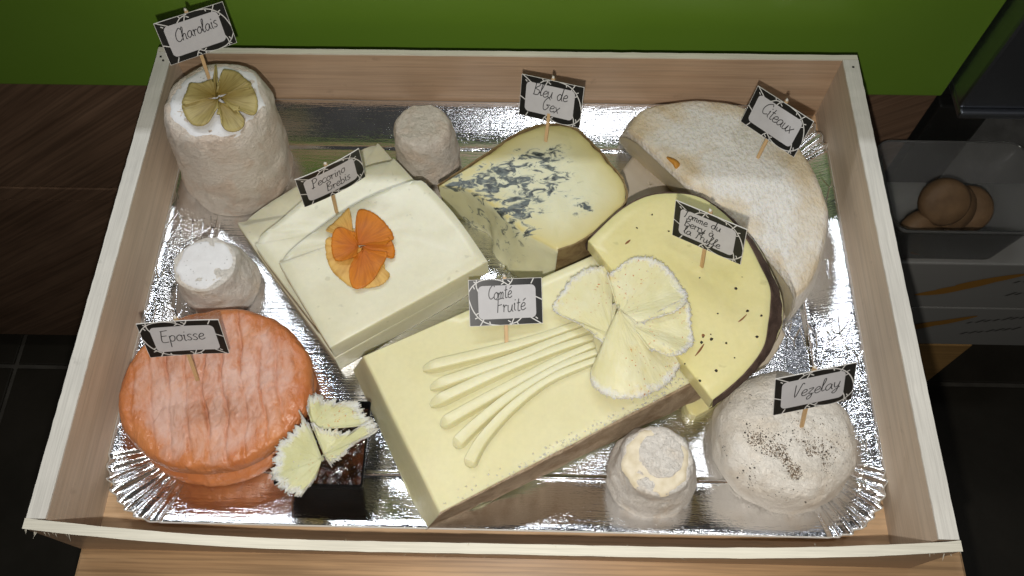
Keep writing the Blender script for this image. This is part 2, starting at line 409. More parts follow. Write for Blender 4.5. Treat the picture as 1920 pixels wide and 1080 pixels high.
# ------------------------------------------------------------------ crate
HW, HB, HF, H, TS = 0.25, 0.167, 0.167, 0.062, 0.0107
cr = thing('wooden_crate', (0, 0, -.004), 'shallow pale poplar crate holding the cheeses and foil board', 'crate')
mesh('base_panel', *box(-HW + TS, HW - TS, -HF, HB - .0045, -.004, 0, 0), M['crate_base'], cr, False)
def edged(name, x0, x1, y0, y1, mat, edge_mat, wob=0):
    """a panel and its pale sawn top edge as a sub-part"""
    b = mesh(name, *box(x0, x1, y0, y1, -.004, H - .0012, 0), mat, cr, False)
    vs = []; fs = []; n = 60; rnd = random.Random(len(name) + int(x0 * 1000))
    longx = (x1 - x0) > (y1 - y0)
    for k in range(n + 1):
        t_ = k / n; j1 = rnd.uniform(-.00016, .00016); j2 = rnd.uniform(-.00016, .00016); dz = rnd.uniform(-.0002, .0002)
        if longx:
            x = x0 + (x1 - x0) * t_; a, b_ = (x, y0 + j1), (x, y1 + j2)
        else:
            y = y0 + (y1 - y0) * t_; a, b_ = (x0 + j1, y), (x1 + j2, y)
        vs += [(*a, H - .00125), (*a, H + dz), (*b_, H + dz * .5), (*b_, H - .00125)]
    for k in range(n):
        for q in range(3):
            fs.append((k * 4 + q, k * 4 + q + 1, k * 4 + q + 5, k * 4 + q + 4))
    fs += [(0, 3, 2, 1), (n * 4, n * 4 + 1, n * 4 + 2, n * 4 + 3)]
    mesh('sawn_edge', vs, fs, edge_mat, b, False)
    return b
edged('side_panel', -HW, -HW + TS, -HF, HB - .0045, M['crate_y'], M['crate_edge'])
edged('side_panel', HW - TS, HW, -HF, HB - .0045, M['crate_y'], M['crate_edge'])
edged('back_panel', -HW, HW, HB - .0043, HB, M['crate_x'], M['crate_edge_x'])
# bowed front panel: leans out along the middle of its rim
def front(z0, z1, nz, y_in, y_out):
    vs = []; fs = []; nx = 64
    for a in range(nx + 1):
        u = a / nx; x = -HW - .0006 + (2 * HW + .0012) * u
        for b in range(nz + 1):
            z = z0 + (z1 - z0) * b / nz; s = max(0, z) / H
            bow = .0085 * (math.sin(math.pi * u) ** .9) * s + .0012 * math.sin(u * 9) * s
            dip = -.0015 * math.sin(math.pi * u) * s
            jit = .0003 * N3((x, z, 0), 300) if b == nz else 0
            vs += [(x, y_in - bow + jit, z + dip), (x, y_out - bow - jit, z + dip)]
    w_ = (nz + 1) * 2
    for a in range(nx):
        for b in range(nz):
            p = a * w_ + b * 2; q = p + w_
            fs += [(p, q, q + 2, p + 2), (p + 1, p + 3, q + 3, q + 1)]
        p = a * w_; q = p + w_; fs.append((p, p + 1, q + 1, q))
        p = a * w_ + nz * 2; q = p + w_; fs.append((p, q, q + 1, p + 1))
    for base in (0, nx * w_):
        for b in range(nz):
            p = base + b * 2; fs.append((p, p + 2, p + 3, p + 1) if base else (p, p + 1, p + 3, p + 2))
    return vs, fs
fp = mesh('front_panel', *front(-.004, H - .0012, 6, -HF - .0003, -HF - .0050), M['crate_x'], cr, False)
mesh('sawn_edge', *front(H - .00125, H, 1, -HF + .0001, -HF - .0054), M['crate_edge_x'], fp, False)
for (x, y) in ((-.2465, .158), (-.2440, .1545), (.2455, .156)):
    mesh('nail', *box(x - .0007, x + .0007, y - .0007, y + .0007, H - .001, H + .0004, .0002), M['black_metal'], cr, False)
# torn splinters at the front corners
vs = []; fs = []; rnd = random.Random(5)
for k in range(34):
    s = -1 if rnd.random() < .65 else 1
    x = s * (HW - rnd.random() ** 2 * .03); y = -HF - .0052 - rnd.random() * .0006; z = H - rnd.uniform(.001, .012)
    L = rnd.uniform(.001, .005); dx, dy, dz = rnd.uniform(-.5, .5), -rnd.uniform(.2, 1), -rnd.uniform(0, 1)
    b = len(vs); w_ = .0003
    vs += [(x - w_, y, z), (x + w_, y, z), (x, y, z - 2 * w_), (x + dx * L, y + dy * L, z + dz * L)]
    fs += [(b, b + 1, b + 3), (b + 1, b + 2, b + 3), (b + 2, b, b + 3)]
for k in range(16):
    x = rnd.uniform(-.2, .2); u = (x + HW) / (2 * HW); y = -HF - .0085 * math.sin(math.pi * u) ** .9 + rnd.choice((0.0, -.0055)); L = rnd.uniform(.001, .003); b = len(vs); w_ = .0002
    vs += [(x - w_, y, H - .002), (x + w_, y, H - .002), (x, y, H - .001), (x + rnd.uniform(-1, 1) * L, y + (L if y > -HF - .009 else -L) * .6, H)]
    fs += [(b, b + 1, b + 3), (b + 1, b + 2, b + 3), (b + 2, b, b + 3)]
sp_o = mesh('splinter', vs, fs, M['crate_edge_x'], fp, False); sp_o['kind'] = 'stuff'

# ------------------------------------------------------------------ foil board with fluted corners
tr = thing('foil_tray', (0, 0, 0), 'silver foil covered board with fluted corners lining the crate', 'tray')
def ring_pts(x0, x1, y0, y1, r, pers=46, perc=84):
    out = []  # (x, y, cornerparam or None, nx, ny)
    cs = ((x1 - r, y1 - r, 0), (x0 + r, y1 - r, 90), (x0 + r, y0 + r, 180), (x1 - r, y0 + r, 270))
    for q, (cx, cy, a0) in enumerate(cs):
        for k in range(perc):
            u = k / (perc - 1); a = R_(a0 + 90 * u)
            out.append((cx + r * math.cos(a), cy + r * math.sin(a), u, math.cos(a), math.sin(a)))
        nx_ = cs[(q + 1) % 4]; a1 = R_(a0 + 90)
        p = (cx + r * math.cos(a1), cy + r * math.sin(a1)); p2 = (nx_[0] + r * math.cos(a1), nx_[1] + r * math.sin(a1))
        for k in range(1, pers):
            f = k / pers; out.append((p[0] + (p2[0] - p[0]) * f, p[1] + (p2[1] - p[1]) * f, None, math.cos(a1), math.sin(a1)))
    return out
O = ring_pts(-.2385, .2388, -.1580, .1608, .042)
I_ = ring_pts(-.2075, .2085, -.1245, .1262, .018)
n = len(O)
prof = [(-.10, .0006), (-.055, .0008), (-.03, .0018), (-.012, .0020), (0.0, .0009), (.03, .0008), (.14, .0014), (.3, .0028), (.5, .0056), (.7, .0088), (.85, .0108), (.95, .0120), (1.0, .0121)]
vs = []; fs = []
rnd = random.Random(2)
fl_ph = [rnd.uniform(-.25, .25) for _ in range(4 * 14)]
for (s, z) in prof:
    for i in range(n):
        ox, oy, u, nx_, ny_ = O[i]; ix, iy = I_[i][:2]
        x = ix + (ox - ix) * s; y = iy + (oy - iy) * s
        dz = 0
        if u is not None and s > .05:
            q = i // (84 + 45); ph = u * 8.0
            env = min(1, u * 9, (1 - u) * 9) * min(1, (s - .05) * 2.2)
            tri = 2 * abs((ph + fl_ph[q * 14 + int(ph)] * .5) % 1 - .5) * 2 - 1; tri = math.sin(tri * math.pi / 2) * (.7 + .3 * math.sin(ph * 2.3 + q))
            dz = (.0022 * tri - .0010) * env
            sc_ = .0010 * tri * env * s
            x += nx_ * sc_; y += ny_ * sc_
        else:
            dz = .00035 * N3((x, y, 0), 28) * max(0, s)
        vs.append((x, y, z + dz + .0006))
for k in range(len(prof) - 1):
    for i in range(n):
        j = (i + 1) % n; fs.append((k * n + i, k * n + j, (k + 1) * n + j, (k + 1) * n + i))
rim = mesh('rim', vs, fs, M['foil'], tr)
last = vs[-n:]
ev = []; ef = []
for p in last: ev.append((p[0], p[1], p[2] + .0001))
for i, p in enumerate(last): ev.append((p[0] + O[i][3] * .0009, p[1] + O[i][4] * .0009, p[2] - .0002))
for i, p in enumerate(last): ev.append((p[0] + O[i][3] * .0007, p[1] + O[i][4] * .0007, p[2] - .0014))
for i in range(n):
    j = (i + 1) % n; ef += [(i, j, n + j, n + i), (n + i, n + j, 2 * n + j, 2 * n + i)]
mesh('board_edge', ev, ef, M['board'], rim)
# flat bed
bv = [v_ for v_ in vs[:n]]; bvs = []; bfs = []
gx, gy = 60, 40
inner = [(I_[i][0] + (O[i][0] - I_[i][0]) * -.10, I_[i][1] + (O[i][1] - I_[i][1]) * -.10) for i in range(n)]
rings = 14
for k in range(rings):
    f = 1 - k / rings
    for (x, y) in inner:
        X, Y = x * f, y * f; bvs.append((X, Y, .0012 + (.0006 * N3((X, Y, 0), 22) * (1 - f ** 6))))
bvs.append((0, 0, .0012))
for k in range(rings - 1):
    for i in range(n):
        j = (i + 1) % n; bfs.append((k * n + j, k * n + i, (k + 1) * n + i, (k + 1) * n + j)[::-1])
for i in range(n): bfs.append(((rings - 1) * n + i, (rings - 1) * n + (i + 1) % n, rings * n))
mesh('bed', bvs, bfs, M['foil'], tr)
TZ = .0016   # top of the foil bed

# ------------------------------------------------------------------ round cheeses
def lathe(name, base, top, prof, mat, parent, seg=120, amp=.001, freq=60, seed=0.0, oval=1.0, per=5, disp=None, attrs=None):
    """prof: list of (r, z) from axis at the foot to axis on top; centre slides from base to top"""
    pr = catmull([(r, z) for r, z in prof], per, (), False)
    zmax = max(p[1] for p in pr); vs = []; fs = []
    for a, p in enumerate(pr):
        f = max(0, min(1, p[1] / zmax)); cx = base[0] + (top[0] - base[0]) * f; cy = base[1] + (top[1] - base[1]) * f
        for k in range(seg):
            t_ = 2 * math.pi * k / seg; r = max(0, p[0])
            x = cx + r * math.cos(t_); y = cy + r * oval * math.sin(t_); z = p[1] + TZ
            d = amp * FB((x, y, z), freq, 4, seed) * min(1, r / .006)
            nx_, ny_ = math.cos(t_), math.sin(t_)
            flat = min(1.0, max(0.0, (zmax - p[1]) / .004))
            x += nx_ * d * (.3 + .7 * flat); y += ny_ * d * (.3 + .7 * flat); z += d * (1 - .6 * flat)
            if z < TZ: z = TZ
            q = Vector((x, y, z))
            if disp: q = disp(q, r, t_, p[1])
            vs.append(q)
    m = len(pr)
    for a in range(m - 1):
        for k in range(seg):
            j = (k + 1) % seg; fs.append((a * seg + k, a * seg + j, (a + 1) * seg + j, (a + 1) * seg + k))
    fs.append(tuple((m - 1) * seg + k for k in range(seg)))
    return mesh(name, vs, fs, mat, parent)
def topcap(name, c, r, z, mat, parent, seed, hole=0.0, dome=.0006):
    """a thin bloom layer on top of a cheese with an uneven border"""
    vs = []; fs = []; seg = 110; rg = 12
    for a in range(rg + 1):
        for k in range(seg):
            t_ = 2 * math.pi * k / seg
            rr = r * (1 + .11 * noise.noise(Vector((math.cos(t_) * 2.2 + seed, math.sin(t_) * 2.2, seed))) + .03 * noise.noise(Vector((math.cos(t_) * 9, math.sin(t_) * 9 + seed, 0)))) * a / rg
            x = c[0] + rr * math.cos(t_); y = c[1] + rr * math.sin(t_)
            vs.append((x, y, z + dome * (1 - (a / rg) ** 2) + .0003 * FB((x, y, 0), 140, 3, seed) - (.0022 if a == rg else 0)))
    for a in range(rg):
        for k in range(seg):
            j = (k + 1) % seg; fs.append((a * seg + k, a * seg + j, (a + 1) * seg + j, (a + 1) * seg + k)[::-1])
    return mesh(name, vs, fs, mat, parent)

# tall goat cheese
g = thing('goat_cheese', (-.197, .100, TZ), 'tall beige cylindrical goat cheese with white top carrying an amber rosette', 'cheese')
lathe('rind', (-.197, .100), (-.192, .1055), [(.0, .0), (.034, .0), (.0385, .003), (.0398, .010), (.0395, .022), (.0385, .040), (.0375, .058), (.0362, .070), (.0335, .0758), (.029, .0770), (.015, .0772), (.0, .0772)], M['charolais'], g, 140, .0016, 70, 3.1, 1, 6)
topcap('white_bloom', (-.192, .1055), .0318, .0772 + TZ, M['bloom'], g, 4.2)

# three small goat cheeses
def crottin(base, top, prof, mat, label, seed, bloom=None, amp=.0014):
    g = thing('small_goat_cheese', (base[0], base[1], TZ), label, 'cheese', 'small goat cheeses')
    lathe('rind', base, top, prof, mat, g, 110, amp, 85, seed, 1, 6)
    if bloom: topcap('white_bloom', (top[0] + bloom[3], top[1] + bloom[4]), bloom[0], bloom[1] + TZ + .0006, M[bloom[2]], g, seed + .7)
    return g
crottin((-.056, .1125), (-.0575, .1155), [(0, 0), (.019, 0), (.0228, .003), (.0235, .010), (.0225, .022), (.0212, .034), (.0190, .0405), (.015, .0420), (.007, .0422), (0, .0422)], M['crottin'],
        'small grey beige goat cheese standing between the Pecorino slices and back wall', 7.7)
crottin((-.192, .006), (-.194, .004), [(0, 0), (.022, 0), (.0255, .003), (.0258, .010), (.0242, .018), (.0222, .027), (.0207, .033), (.0190, .0350), (.009, .0353), (0, .0353)], M['crottin_w'],
        'small goat cheese with flat chalk white top beside the orange cheese', 12.3, (.0188, .0351, 'bloom', 0, 0))
crottin((.0975, -.1222), (.0968, -.1212), [(0, 0), (.024, 0), (.0275, .003), (.0272, .010), (.0255, .018), (.0232, .027), (.0215, .034), (.0195, .0372), (.015, .0378), (0, .0378)], M['crottin_w'],
        'small white and ochre goat cheese in front of the Comte wedge rind', 21.9, None, .0017)
M['ochre'] = paste('ochre_rind', (.64, .55, .37), (.80, .72, .56), .5, .0, 160)
cfr = [o for o in C.objects if o.name.startswith('small_goat_cheese')][-1]
topcap('ochre_patch', (.0958, -.1222), .0198, .0380 + TZ, M['ochre'], cfr, 2.2, 0, .0004)
topcap('white_bloom', (.0988, -.1188), .0142, .0384 + TZ, M['crottin_w'], cfr, 9.1, 0, .0004)

# washed-rind orange cheese
ep = thing('orange_cheese', (-.175, -.0755, TZ), 'round glossy orange washed rind cheese with ribbed top labelled Epoisse', 'cheese')
EC = (-.1722, -.0795); er = .0598
def ep_h(x, y):
    d = Vector((x - EC[0], y - EC[1])); a = R_(-13)
    u = d.x * math.cos(a) - d.y * math.sin(a) * 1.0
    u += .0030 * N3((x, y, 0), 38, 3.3) + .0008 * N3((x, y, 0), 160, 1.3)
    ph = (u / .0112) % 1.0
    gr = math.exp(-((ph - .5) / .085) ** 2)
    k = int(math.floor(u / .0112)); v_ = d.x * math.sin(a) + d.y * math.cos(a)
    gr *= .45 + .55 * max(0, min(1, .5 + 1.6 * noise.noise(Vector((k * 3.7, v_ * 30, 1.1)))))
    v2 = (v_ + .004 * noise.noise(Vector((k * 9.1, 0, 0)))) / .019 % 1.0
    cross = math.exp(-((v2 - .5) / .06) ** 2) * max(0, noise.noise(Vector((k * 5.3, math.floor(v_ / .019) * 2.7, .5))) * 1.6)
    return max(gr, min(.55, cross * .6))
def ep_disp(q, r, t_, z):
    if z > .030:
        gr = ep_h(q.x, q.y) * max(0, min(1, (er - r) / .01 + .15))
        q.z -= .0020 * gr
        q.z += .0016 * N3((q.x, q.y, 0), 60, 8.8) + .0007 * FB((q.x, q.y, 0), 170, 3, 2.8)
    k_ = max(0, min(1, (z - .011) / .008)); q.y = EC[1] + (q.y - EC[1]) * (1.03 - .095 * k_)
    return q
pr_e = [(0, 0), (.045, 0), (.0565, .002), (.0585, .006), (.0570, .010), (.0540, .0135), (.0555, .0165), (.0590, .020), (.0602, .0255), (.0590, .0305), (.0560, .0338), (.050, .0352), (.046, .0356), (.042, .0358), (.038, .0360), (.034, .0361), (.030, .0362), (.026, .0363), (.022, .0364), (.018, .0364), (.014, .0364), (.010, .0364), (.006, .0364), (.002, .0364), (0, .0364)]
eo = lathe('rind', (-.1755, -.0774), EC, pr_e, M['epoisse'], ep, 300, .0011, 45, 5.5, .955, 5, ep_disp)
gs = []; es = []
for v_ in eo.data.vertices:
    p = v_.co + ORG[ep]; rr = math.hypot(p.x - EC[0], p.y - EC[1])
    gs.append(ep_h(p.x, p.y) if p.z > .030 else 0); es.append(max(0, min(1, (rr - .040) / .018)))
attr(eo, 'groove', gs); attr(eo, 'edge', es)

# dome goat cheese with pepper
vz = thing('dome_goat_cheese', (.180, -.100, TZ), 'cream white dome goat cheese dusted with pepper labelled Vezelay', 'cheese')
pz = [(0, 0), (.038, 0), (.0428, .003), (.0438, .009), (.0428, .018), (.0402, .026), (.0350, .0325), (.0270, .0362), (.017, .0380), (.007, .0386), (0, .0387)]
lathe('rind', (.180, -.100), (.176, -.1025), pz, M['vezelay'], vz, 140, .0016, 55, 31.0, 1, 7)
def dome_z(x, y):
    rr = math.hypot(x - .177, y + .102)
    for (r0, z0), (r1, z1) in zip(pz[2:], pz[3:]):
        if r1 <= rr <= r0: return z0 + (z1 - z0) * (r0 - rr) / (r0 - r1)
    return .0386 if rr < .02 else .002
vs = []; fs = []; rnd = random.Random(11)
clusters = [((0.1545, -0.1075), .004, 60), ((0.1655, -0.1170), .005, 130), ((0.1740, -0.1275), .006, 150), ((0.1860, -0.1170), .007, 110), ((0.1500, -0.0990), .009, 40), ((0.1660, -0.1150), .019, 260), ((0.1800, -0.0990), .012, 40)]
for (c, s, k) in clusters:
    for _ in range(k):
        x = rnd.gauss(c[0], s * 1.35); y = rnd.gauss(c[1], s * 1.0)
        if math.hypot(x - .177, y + .102) > .041: continue
        blob((x, y, dome_z(x, y) + TZ + .0004), rnd.choice((.00022, .0003, .0004, .0007 if rnd.random() < .3 else .0003)), rnd.random(), .7, vs, fs)
for _ in range(30):
    x = rnd.uniform(.155, .225); y = -.1475 + rnd.gauss(0, .0022); blob((x, y, TZ + .003), rnd.uniform(.0002, .0005), rnd.random(), .8, vs, fs)
dv = []; df = []
for (c, s, k) in [((0.1545, -0.1075), .0028, 190), ((0.1655, -0.1170), .0040, 420), ((0.1740, -0.1275), .0045, 700), ((0.1860, -0.1170), .0055, 420), ((0.1700, -0.1190), .013, 420)]:
    for _ in range(k):
        x = rnd.gauss(c[0], s * 1.3); y = rnd.gauss(c[1], s * .95)
        if math.hypot(x - .177, y + .102) < .041: blob((x, y, dome_z(x, y) + TZ + .0003), rnd.uniform(.00016, .00042), rnd.random(), .6, dv, df)
ob = mesh('pepper_dust', dv, df, M['dust'], None, False); tag(ob, 'fine brown pepper dust in patches on the dome goat cheese', 'pepper', None, 'stuff')
ob = mesh('ground_pepper', vs, fs, M['pepper'], None, False); tag(ob, 'dark ground pepper sprinkled over the dome goat cheese', 'pepper', None, 'stuff')

# ------------------------------------------------------------------ cut cheeses
def slab(name, top, bot, zt, zb, mat, parent, sharp=(), per=8, bevel=.0010, amp=.0004, freq=90, seed=0.0, tamp=.0003, rings=9, vein=None, bulge=0.0):
    T = catmull(top, per, sharp); B = catmull(bot, per, sharp); n = len(T)
    cx = sum(p.x for p in T) / n; cy = sum(p.y for p in T) / n
    zf = zt if callable(zt) else (lambda x, y: zt)
    zbf = zb if callable(zb) else (lambda x, y: zb)
    vs = []; at = []
    K = 7
    for k in range(K + 1):
        f = k / K
        for i in range(n):
            p = B[i].lerp(T[i], f); d = Vector((p.x - cx, p.y - cy)).normalized()
            z0 = zbf(B[i].x, B[i].y); z1 = zf(T[i].x, T[i].y) - bevel
            z = z0 + (z1 - z0) * f
            o_ = amp * FB((p.x, p.y, z), freq, 4, seed) + bulge * math.sin(math.pi * f)
            vs.append((p.x + d.x * o_, p.y + d.y * o_, z)); at.append(.5)
    for (ins, dz) in ((.35, .35), (1.0, 0.0)):
        for i in range(n):
            p = T[i]; d = Vector((p.x - cx, p.y - cy)); L = d.length; q = p - d * (bevel * ins / L)
            o_ = amp * FB((p.x, p.y, zf(p.x, p.y)), freq, 4, seed) / L
            q = q + d * o_ * .6
            vs.append((q.x, q.y, zf(q.x, q.y) - bevel * dz)); at.append(1.0)
    for k in range(1, rings):
        f = 1 - k / rings
        for i in range(n):
            x = cx + (T[i].x - cx) * f * (1 - bevel / .05); y = cy + (T[i].y - cy) * f * (1 - bevel / .05)
            vs.append((x, y, zf(x, y) + tamp * FB((x, y, 0), 60, 4, seed))); at.append(f)
    vs.append((cx, cy, zf(cx, cy))); at.append(0)
    R = K + 3 + rings - 1; fs = []
    for k in range(R - 1):
        for i in range(n):
            j = (i + 1) % n; fs.append((k * n + i, k * n + j, (k + 1) * n + j, (k + 1) * n + i))
    for i in range(n): fs.append(((R - 1) * n + i, (R - 1) * n + (i + 1) % n, R * n))
    fs.append(tuple(range(n - 1, -1, -1)))
    # keep outlines counter-clockwise
    area = sum(T[i].x * T[(i + 1) % n].y - T[(i + 1) % n].x * T[i].y for i in range(n))
    if area < 0: fs = [f[::-1] for f in fs]
    o = mesh(name, vs, fs, mat, parent); shade_auto(o, 38)
    attr(o, 'edge', at)
    if vein: attr(o, 'vein', [vein(Vector(v_)) for v_ in vs])
    return o
def rindstrip(name, top, bot, zt, zb, mat, parent, off=.0009, lip=.0011, per=8, amp=.0006, seed=0.0, bulge=0.0, centre=None, proud=.0003):
    """outer rind along an open run of the outline, slightly proud of the paste"""
    T = catmull(top, per, (), False); B = catmull(bot, per, (), False); n = len(T)
    cx, cy = centre
    zf = zt if callable(zt) else (lambda x, y: zt)
    zbf = zb if callable(zb) else (lambda x, y: zb)
    K = 7; vs = []; fs = []
    for k in range(K + 1):
        f = k / K
        for i in range(n):
            p = B[i].lerp(T[i], f); d = Vector((p.x - cx, p.y - cy)).normalized()
            z = zbf(B[i].x, B[i].y) + (zf(T[i].x, T[i].y) + proud - zbf(B[i].x, B[i].y)) * f
            o_ = off + amp * FB((p.x, p.y, z), 150, 5, seed) + bulge * math.sin(math.pi * min(1, f))
            vs.append((p.x + d.x * o_, p.y + d.y * o_, z))
    for i in range(n):
        p = T[i]; d = Vector((p.x - cx, p.y - cy)).normalized(); l_ = lip * (1 + .8 * N3((p.x, p.y, 0), 400, seed))
        vs.append((p.x - d.x * l_, p.y - d.y * l_, zf(p.x, p.y) + proud)); 
    for i in range(n):
        p = T[i]; d = Vector((p.x - cx, p.y - cy)).normalized(); l_ = lip * (1 + .8 * N3((p.x, p.y, 0), 400, seed))
        vs.append((p.x - d.x * l_, p.y - d.y * l_, zf(p.x, p.y) - .002))
    for k in range(K + 2):
        for i in range(n - 1): fs.append((k * n + i, k * n + i + 1, (k + 1) * n + i + 1, (k + 1) * n + i))
    o = mesh(name, vs, fs, mat, parent); shade_auto(o, 40); return o

# --- Pecorino: three fanned slices
PT = [(-.1370, -.0065), (-.1385, -.0010), (-.1355, .0065), (-.1250, .0185), (-.1050, .0375), (-.085, .0515), (-.0640, .0615), (-.0560, .0635), (-.0500, .0605), (-.0288, .0358), (-.0065, .0023), (-.1004, -.0593)]
PM = [(-.1600, .0150), (-.1622, .0215), (-.1600, .0290), (-.1500, .0400), (-.1264, .0670), (-.100, .0825), (-.0800, .0895), (-.0730, .0880), (-.035, .042), (-.0125, .0088), (-.1000, -.0485), (-.1165, -.0370)]
PB = [(-.1785, .0375), (-.1800, .0445), (-.1760, .0520), (-.1640, .0640), (-.1427, .0814), (-.115, .1030), (-.1010, .1120), (-.0940, .1140), (-.0880, .1110), (-.045, .055), (-.0130, .0080), (-.1043, -.0545)]
def pecorino(name, P, z0, z1, sharp, label, seed, rr):
    g = thing(name, (-.09, .02, z0), label, 'cheese', 'pecorino slices')
    c = (sum(p[0] for p in P) / len(P), sum(p[1] for p in P) / len(P))
    slab('paste', P, P, z1, z0, M['pecorino'], g, sharp, 8, .0005, .0002, 60, seed)
    run = [P[-1]] + P[:rr]
    rindstrip('rind', run, run, z1 - .0007, z0 + .0003, M['pecorino_side'], g, .0004, .0003, 8, .0003, seed, .0002, c, 0)
    return g
pecorino('pecorino_slice', PB, TZ, .0195, {10, 11}, 'lowest of the three fanned Pecorino slices, jutting out at the back', 1.0, 9)
pecorino('pecorino_slice', PM, .0197, .0345, {9, 10, 11}, 'middle Pecorino slice holding the Pecorino Brebis label', 2.0, 8)
pecorino('pecorino_slice', PT, .0347, .0500, {10, 11}, 'topmost Pecorino slice carrying the orange rosette', 3.0, 9)

# --- Bleu de Gex
BT = [(-.0425, .0610), (-.025, .0585), (-.0097, .0491), (.004, .0370), (.017, .0245), (.0382, .0125), (.0566, .022), (.0814, .0474), (.0832, .0643), (.0767, .0767), (.0622, .0974), (.0506, .110), (.0368, .1139), (.0141, .1076), (-.0119, .0863)]
BB = [(-.0400, .0680), (-.0273, .0610), (-.0085, .0480), (-.0045, .0345), (.0120, .0160), (.0365, .0105), (.0580, .0185), (.0832, .0465), (.0850, .0645), (.0785, .0775), (.0640, .0985), (.0516, .1115), (.0370, .1155), (.0135, .1090), (-.0125, .0880)]
def vein(p):
    # where the mould grew: bands through the heart of the piece
    a = Vector((p.x, p.y))
    def bl(c, r): return math.exp(-((a - Vector(c)).length / r) ** 2)
    m = 1.05 * bl((-.018, .062), .018) + .95 * bl((.030, .082), .014) + .85 * bl((.004, .066), .015) + .8 * bl((.022, .049), .014) + .85 * bl((.056, .047), .008) + .95 * bl((.002, .042), .012) + .8 * bl((.012, .027), .010) + .55 * bl((.012, .075), .014) + .45 * bl((.04, .06), .012)
    return min(1, m) * (.34 if p.z < .043 else 1)
bl_ = thing('blue_cheese', (.02, .06, TZ), 'ivory blue cheese wedge with grey blue veins labelled Bleu de Gex', 'cheese')
slab('paste', BT, BB, .048, TZ, M['bleu'], bl_, {0, 5}, 10, .0024, .0016, 110, 6.0, .0005, 16, vein)
rr = list(range(5, 15)) + [0]
rindstrip('rind', [BT[i] for i in rr], [BB[i] for i in rr], .048, TZ, M['bleu_rind'], bl_, .0007, .0004, 10, .0006, 4.0, 0, (.025, .065))
# loose crumbs broken off at the tip
vs = []; fs = []; rnd = random.Random(8)
for k in range(14): blob((.006 + rnd.gauss(0, .005), .019 + rnd.gauss(0, .004), TZ + .0012), rnd.uniform(.0008, .0026), rnd.random(), .8, vs, fs)
ob = mesh('crumb', vs, fs, M['pecorino'], bl_); ob['kind'] = 'stuff'

# --- Comte wedge
czt = lambda x, y: .040 + (x + .08) * .031
czb = lambda x, y: TZ + .002 + max(0, (x + .04)) * .062 + (.004 if y < -.14 else 0)
CT = [(-.0824, -.0601), (-.0285, -.1557), (.1225, -.0741), (.1400, -.0645), (.0920, .0285), (.0611, .0122)]
CB = [(-.0950, -.0560), (-.0395, -.1585), (.1240, -.0765), (.1420, -.0668), (.0920, .0300), (.0600, .0135)]
cm = thing('comte_wedge', (.02, -.07, TZ), 'large pale yellow Comte wedge with brown rind and carved ribs', 'cheese')
slab('paste', CT, CB, czt, czb, M['comte'], cm, set(range(6)), 14, .0022, .0003, 60, 9.0, .0003)
rindstrip('rind', CT[1:4], CB[1:4], czt, czb, M['comte_rind'], cm, .0008, .0006, 24, .0010, 2.0, .0006, (.02, -.03))
# dry crumbs along the rind edge
vs = []; fs = []; rnd = random.Random(18)
for k in range(260):
    f = rnd.random() ** .6; x = -.0285 + (.1300 + .0285) * f; y = -.1557 + (-.0705 + .1557) * f
    d = abs(rnd.gauss(0, .0035)) + .0006
    x -= .48 * d; y += .88 * d
    blob((x, y, czt(x, y) + .0001), rnd.uniform(.0002, .0007), rnd.random(), .6, vs, fs)
ob = mesh('crumb', vs, fs, M['crumb'], cm); ob['kind'] = 'stuff'
STRIPS = [
  [(-0.0439,-0.0692),(0.0033,-0.0563),(0.0298,-0.0473),(0.0559,-0.0366)],
  [(-0.0386,-0.0814),(0.0104,-0.0625),(0.0364,-0.0507),(0.0575,-0.0417)],
  [(-0.0378,-0.0921),(0.0038,-0.0706),(0.0331,-0.0575),(0.0594,-0.0474)],
  [(-0.0307,-0.1047),(-0.0080,-0.0905),(0.0108,-0.0790),(0.0364,-0.0641),(0.0606,-0.0523)],
  [(-0.0218,-0.1171),(-0.0075,-0.1020),(0.0109,-0.0857),(0.0364,-0.0686),(0.0618,-0.0573)],
  [(-0.0132,-0.1288),(-0.0055,-0.1132),(0.0111,-0.0934),(0.0332,-0.0755),(0.0617,-0.0625)]]
for si, P in enumerate(STRIPS):
    path = catmull(P, 12, (), False); n = len(path); vs = []; fs = []
    for i, p in enumerate(path):
        q0 = path[max(0, i - 1)]; q1 = path[min(n - 1, i + 1)]; tn = (q1 - q0).normalized(); nr = Vector((-tn.y, tn.x))
        u = i / (n - 1); hw = .0041 * (1 - u) + .0022 * u
        endr = min(1, (i + .3) / 3.0); hw *= math.sqrt(endr) if i < 3 else 1
        h = (.0054 * (1 - u) + .0030 * u) * min(1, .35 + i / 4)
        # ridge leans back: high on the far side, cut down on the near side
        for (a, hh) in ((1.00, -1), (.98, .62), (.90, .78), (.10, .93), (-.66, 1.0), (-.82, .86), (-1.16, -1)):
            q = p + nr * hw * a; vs.append((q.x, q.y, czt(q.x, q.y) + (h * hh if hh > 0 else -.0012)))
    for i in range(n - 1):
        for k in range(6): fs.append((i * 7 + k, i * 7 + k + 1, (i + 1) * 7 + k + 1, (i + 1) * 7 + k))
    fs += [tuple(range(7)), tuple((n - 1) * 7 + k for k in range(6, -1, -1))]
    shade_auto(mesh('carved_rib', vs, [f[::-1] for f in fs], M['comte'], cm), 24)

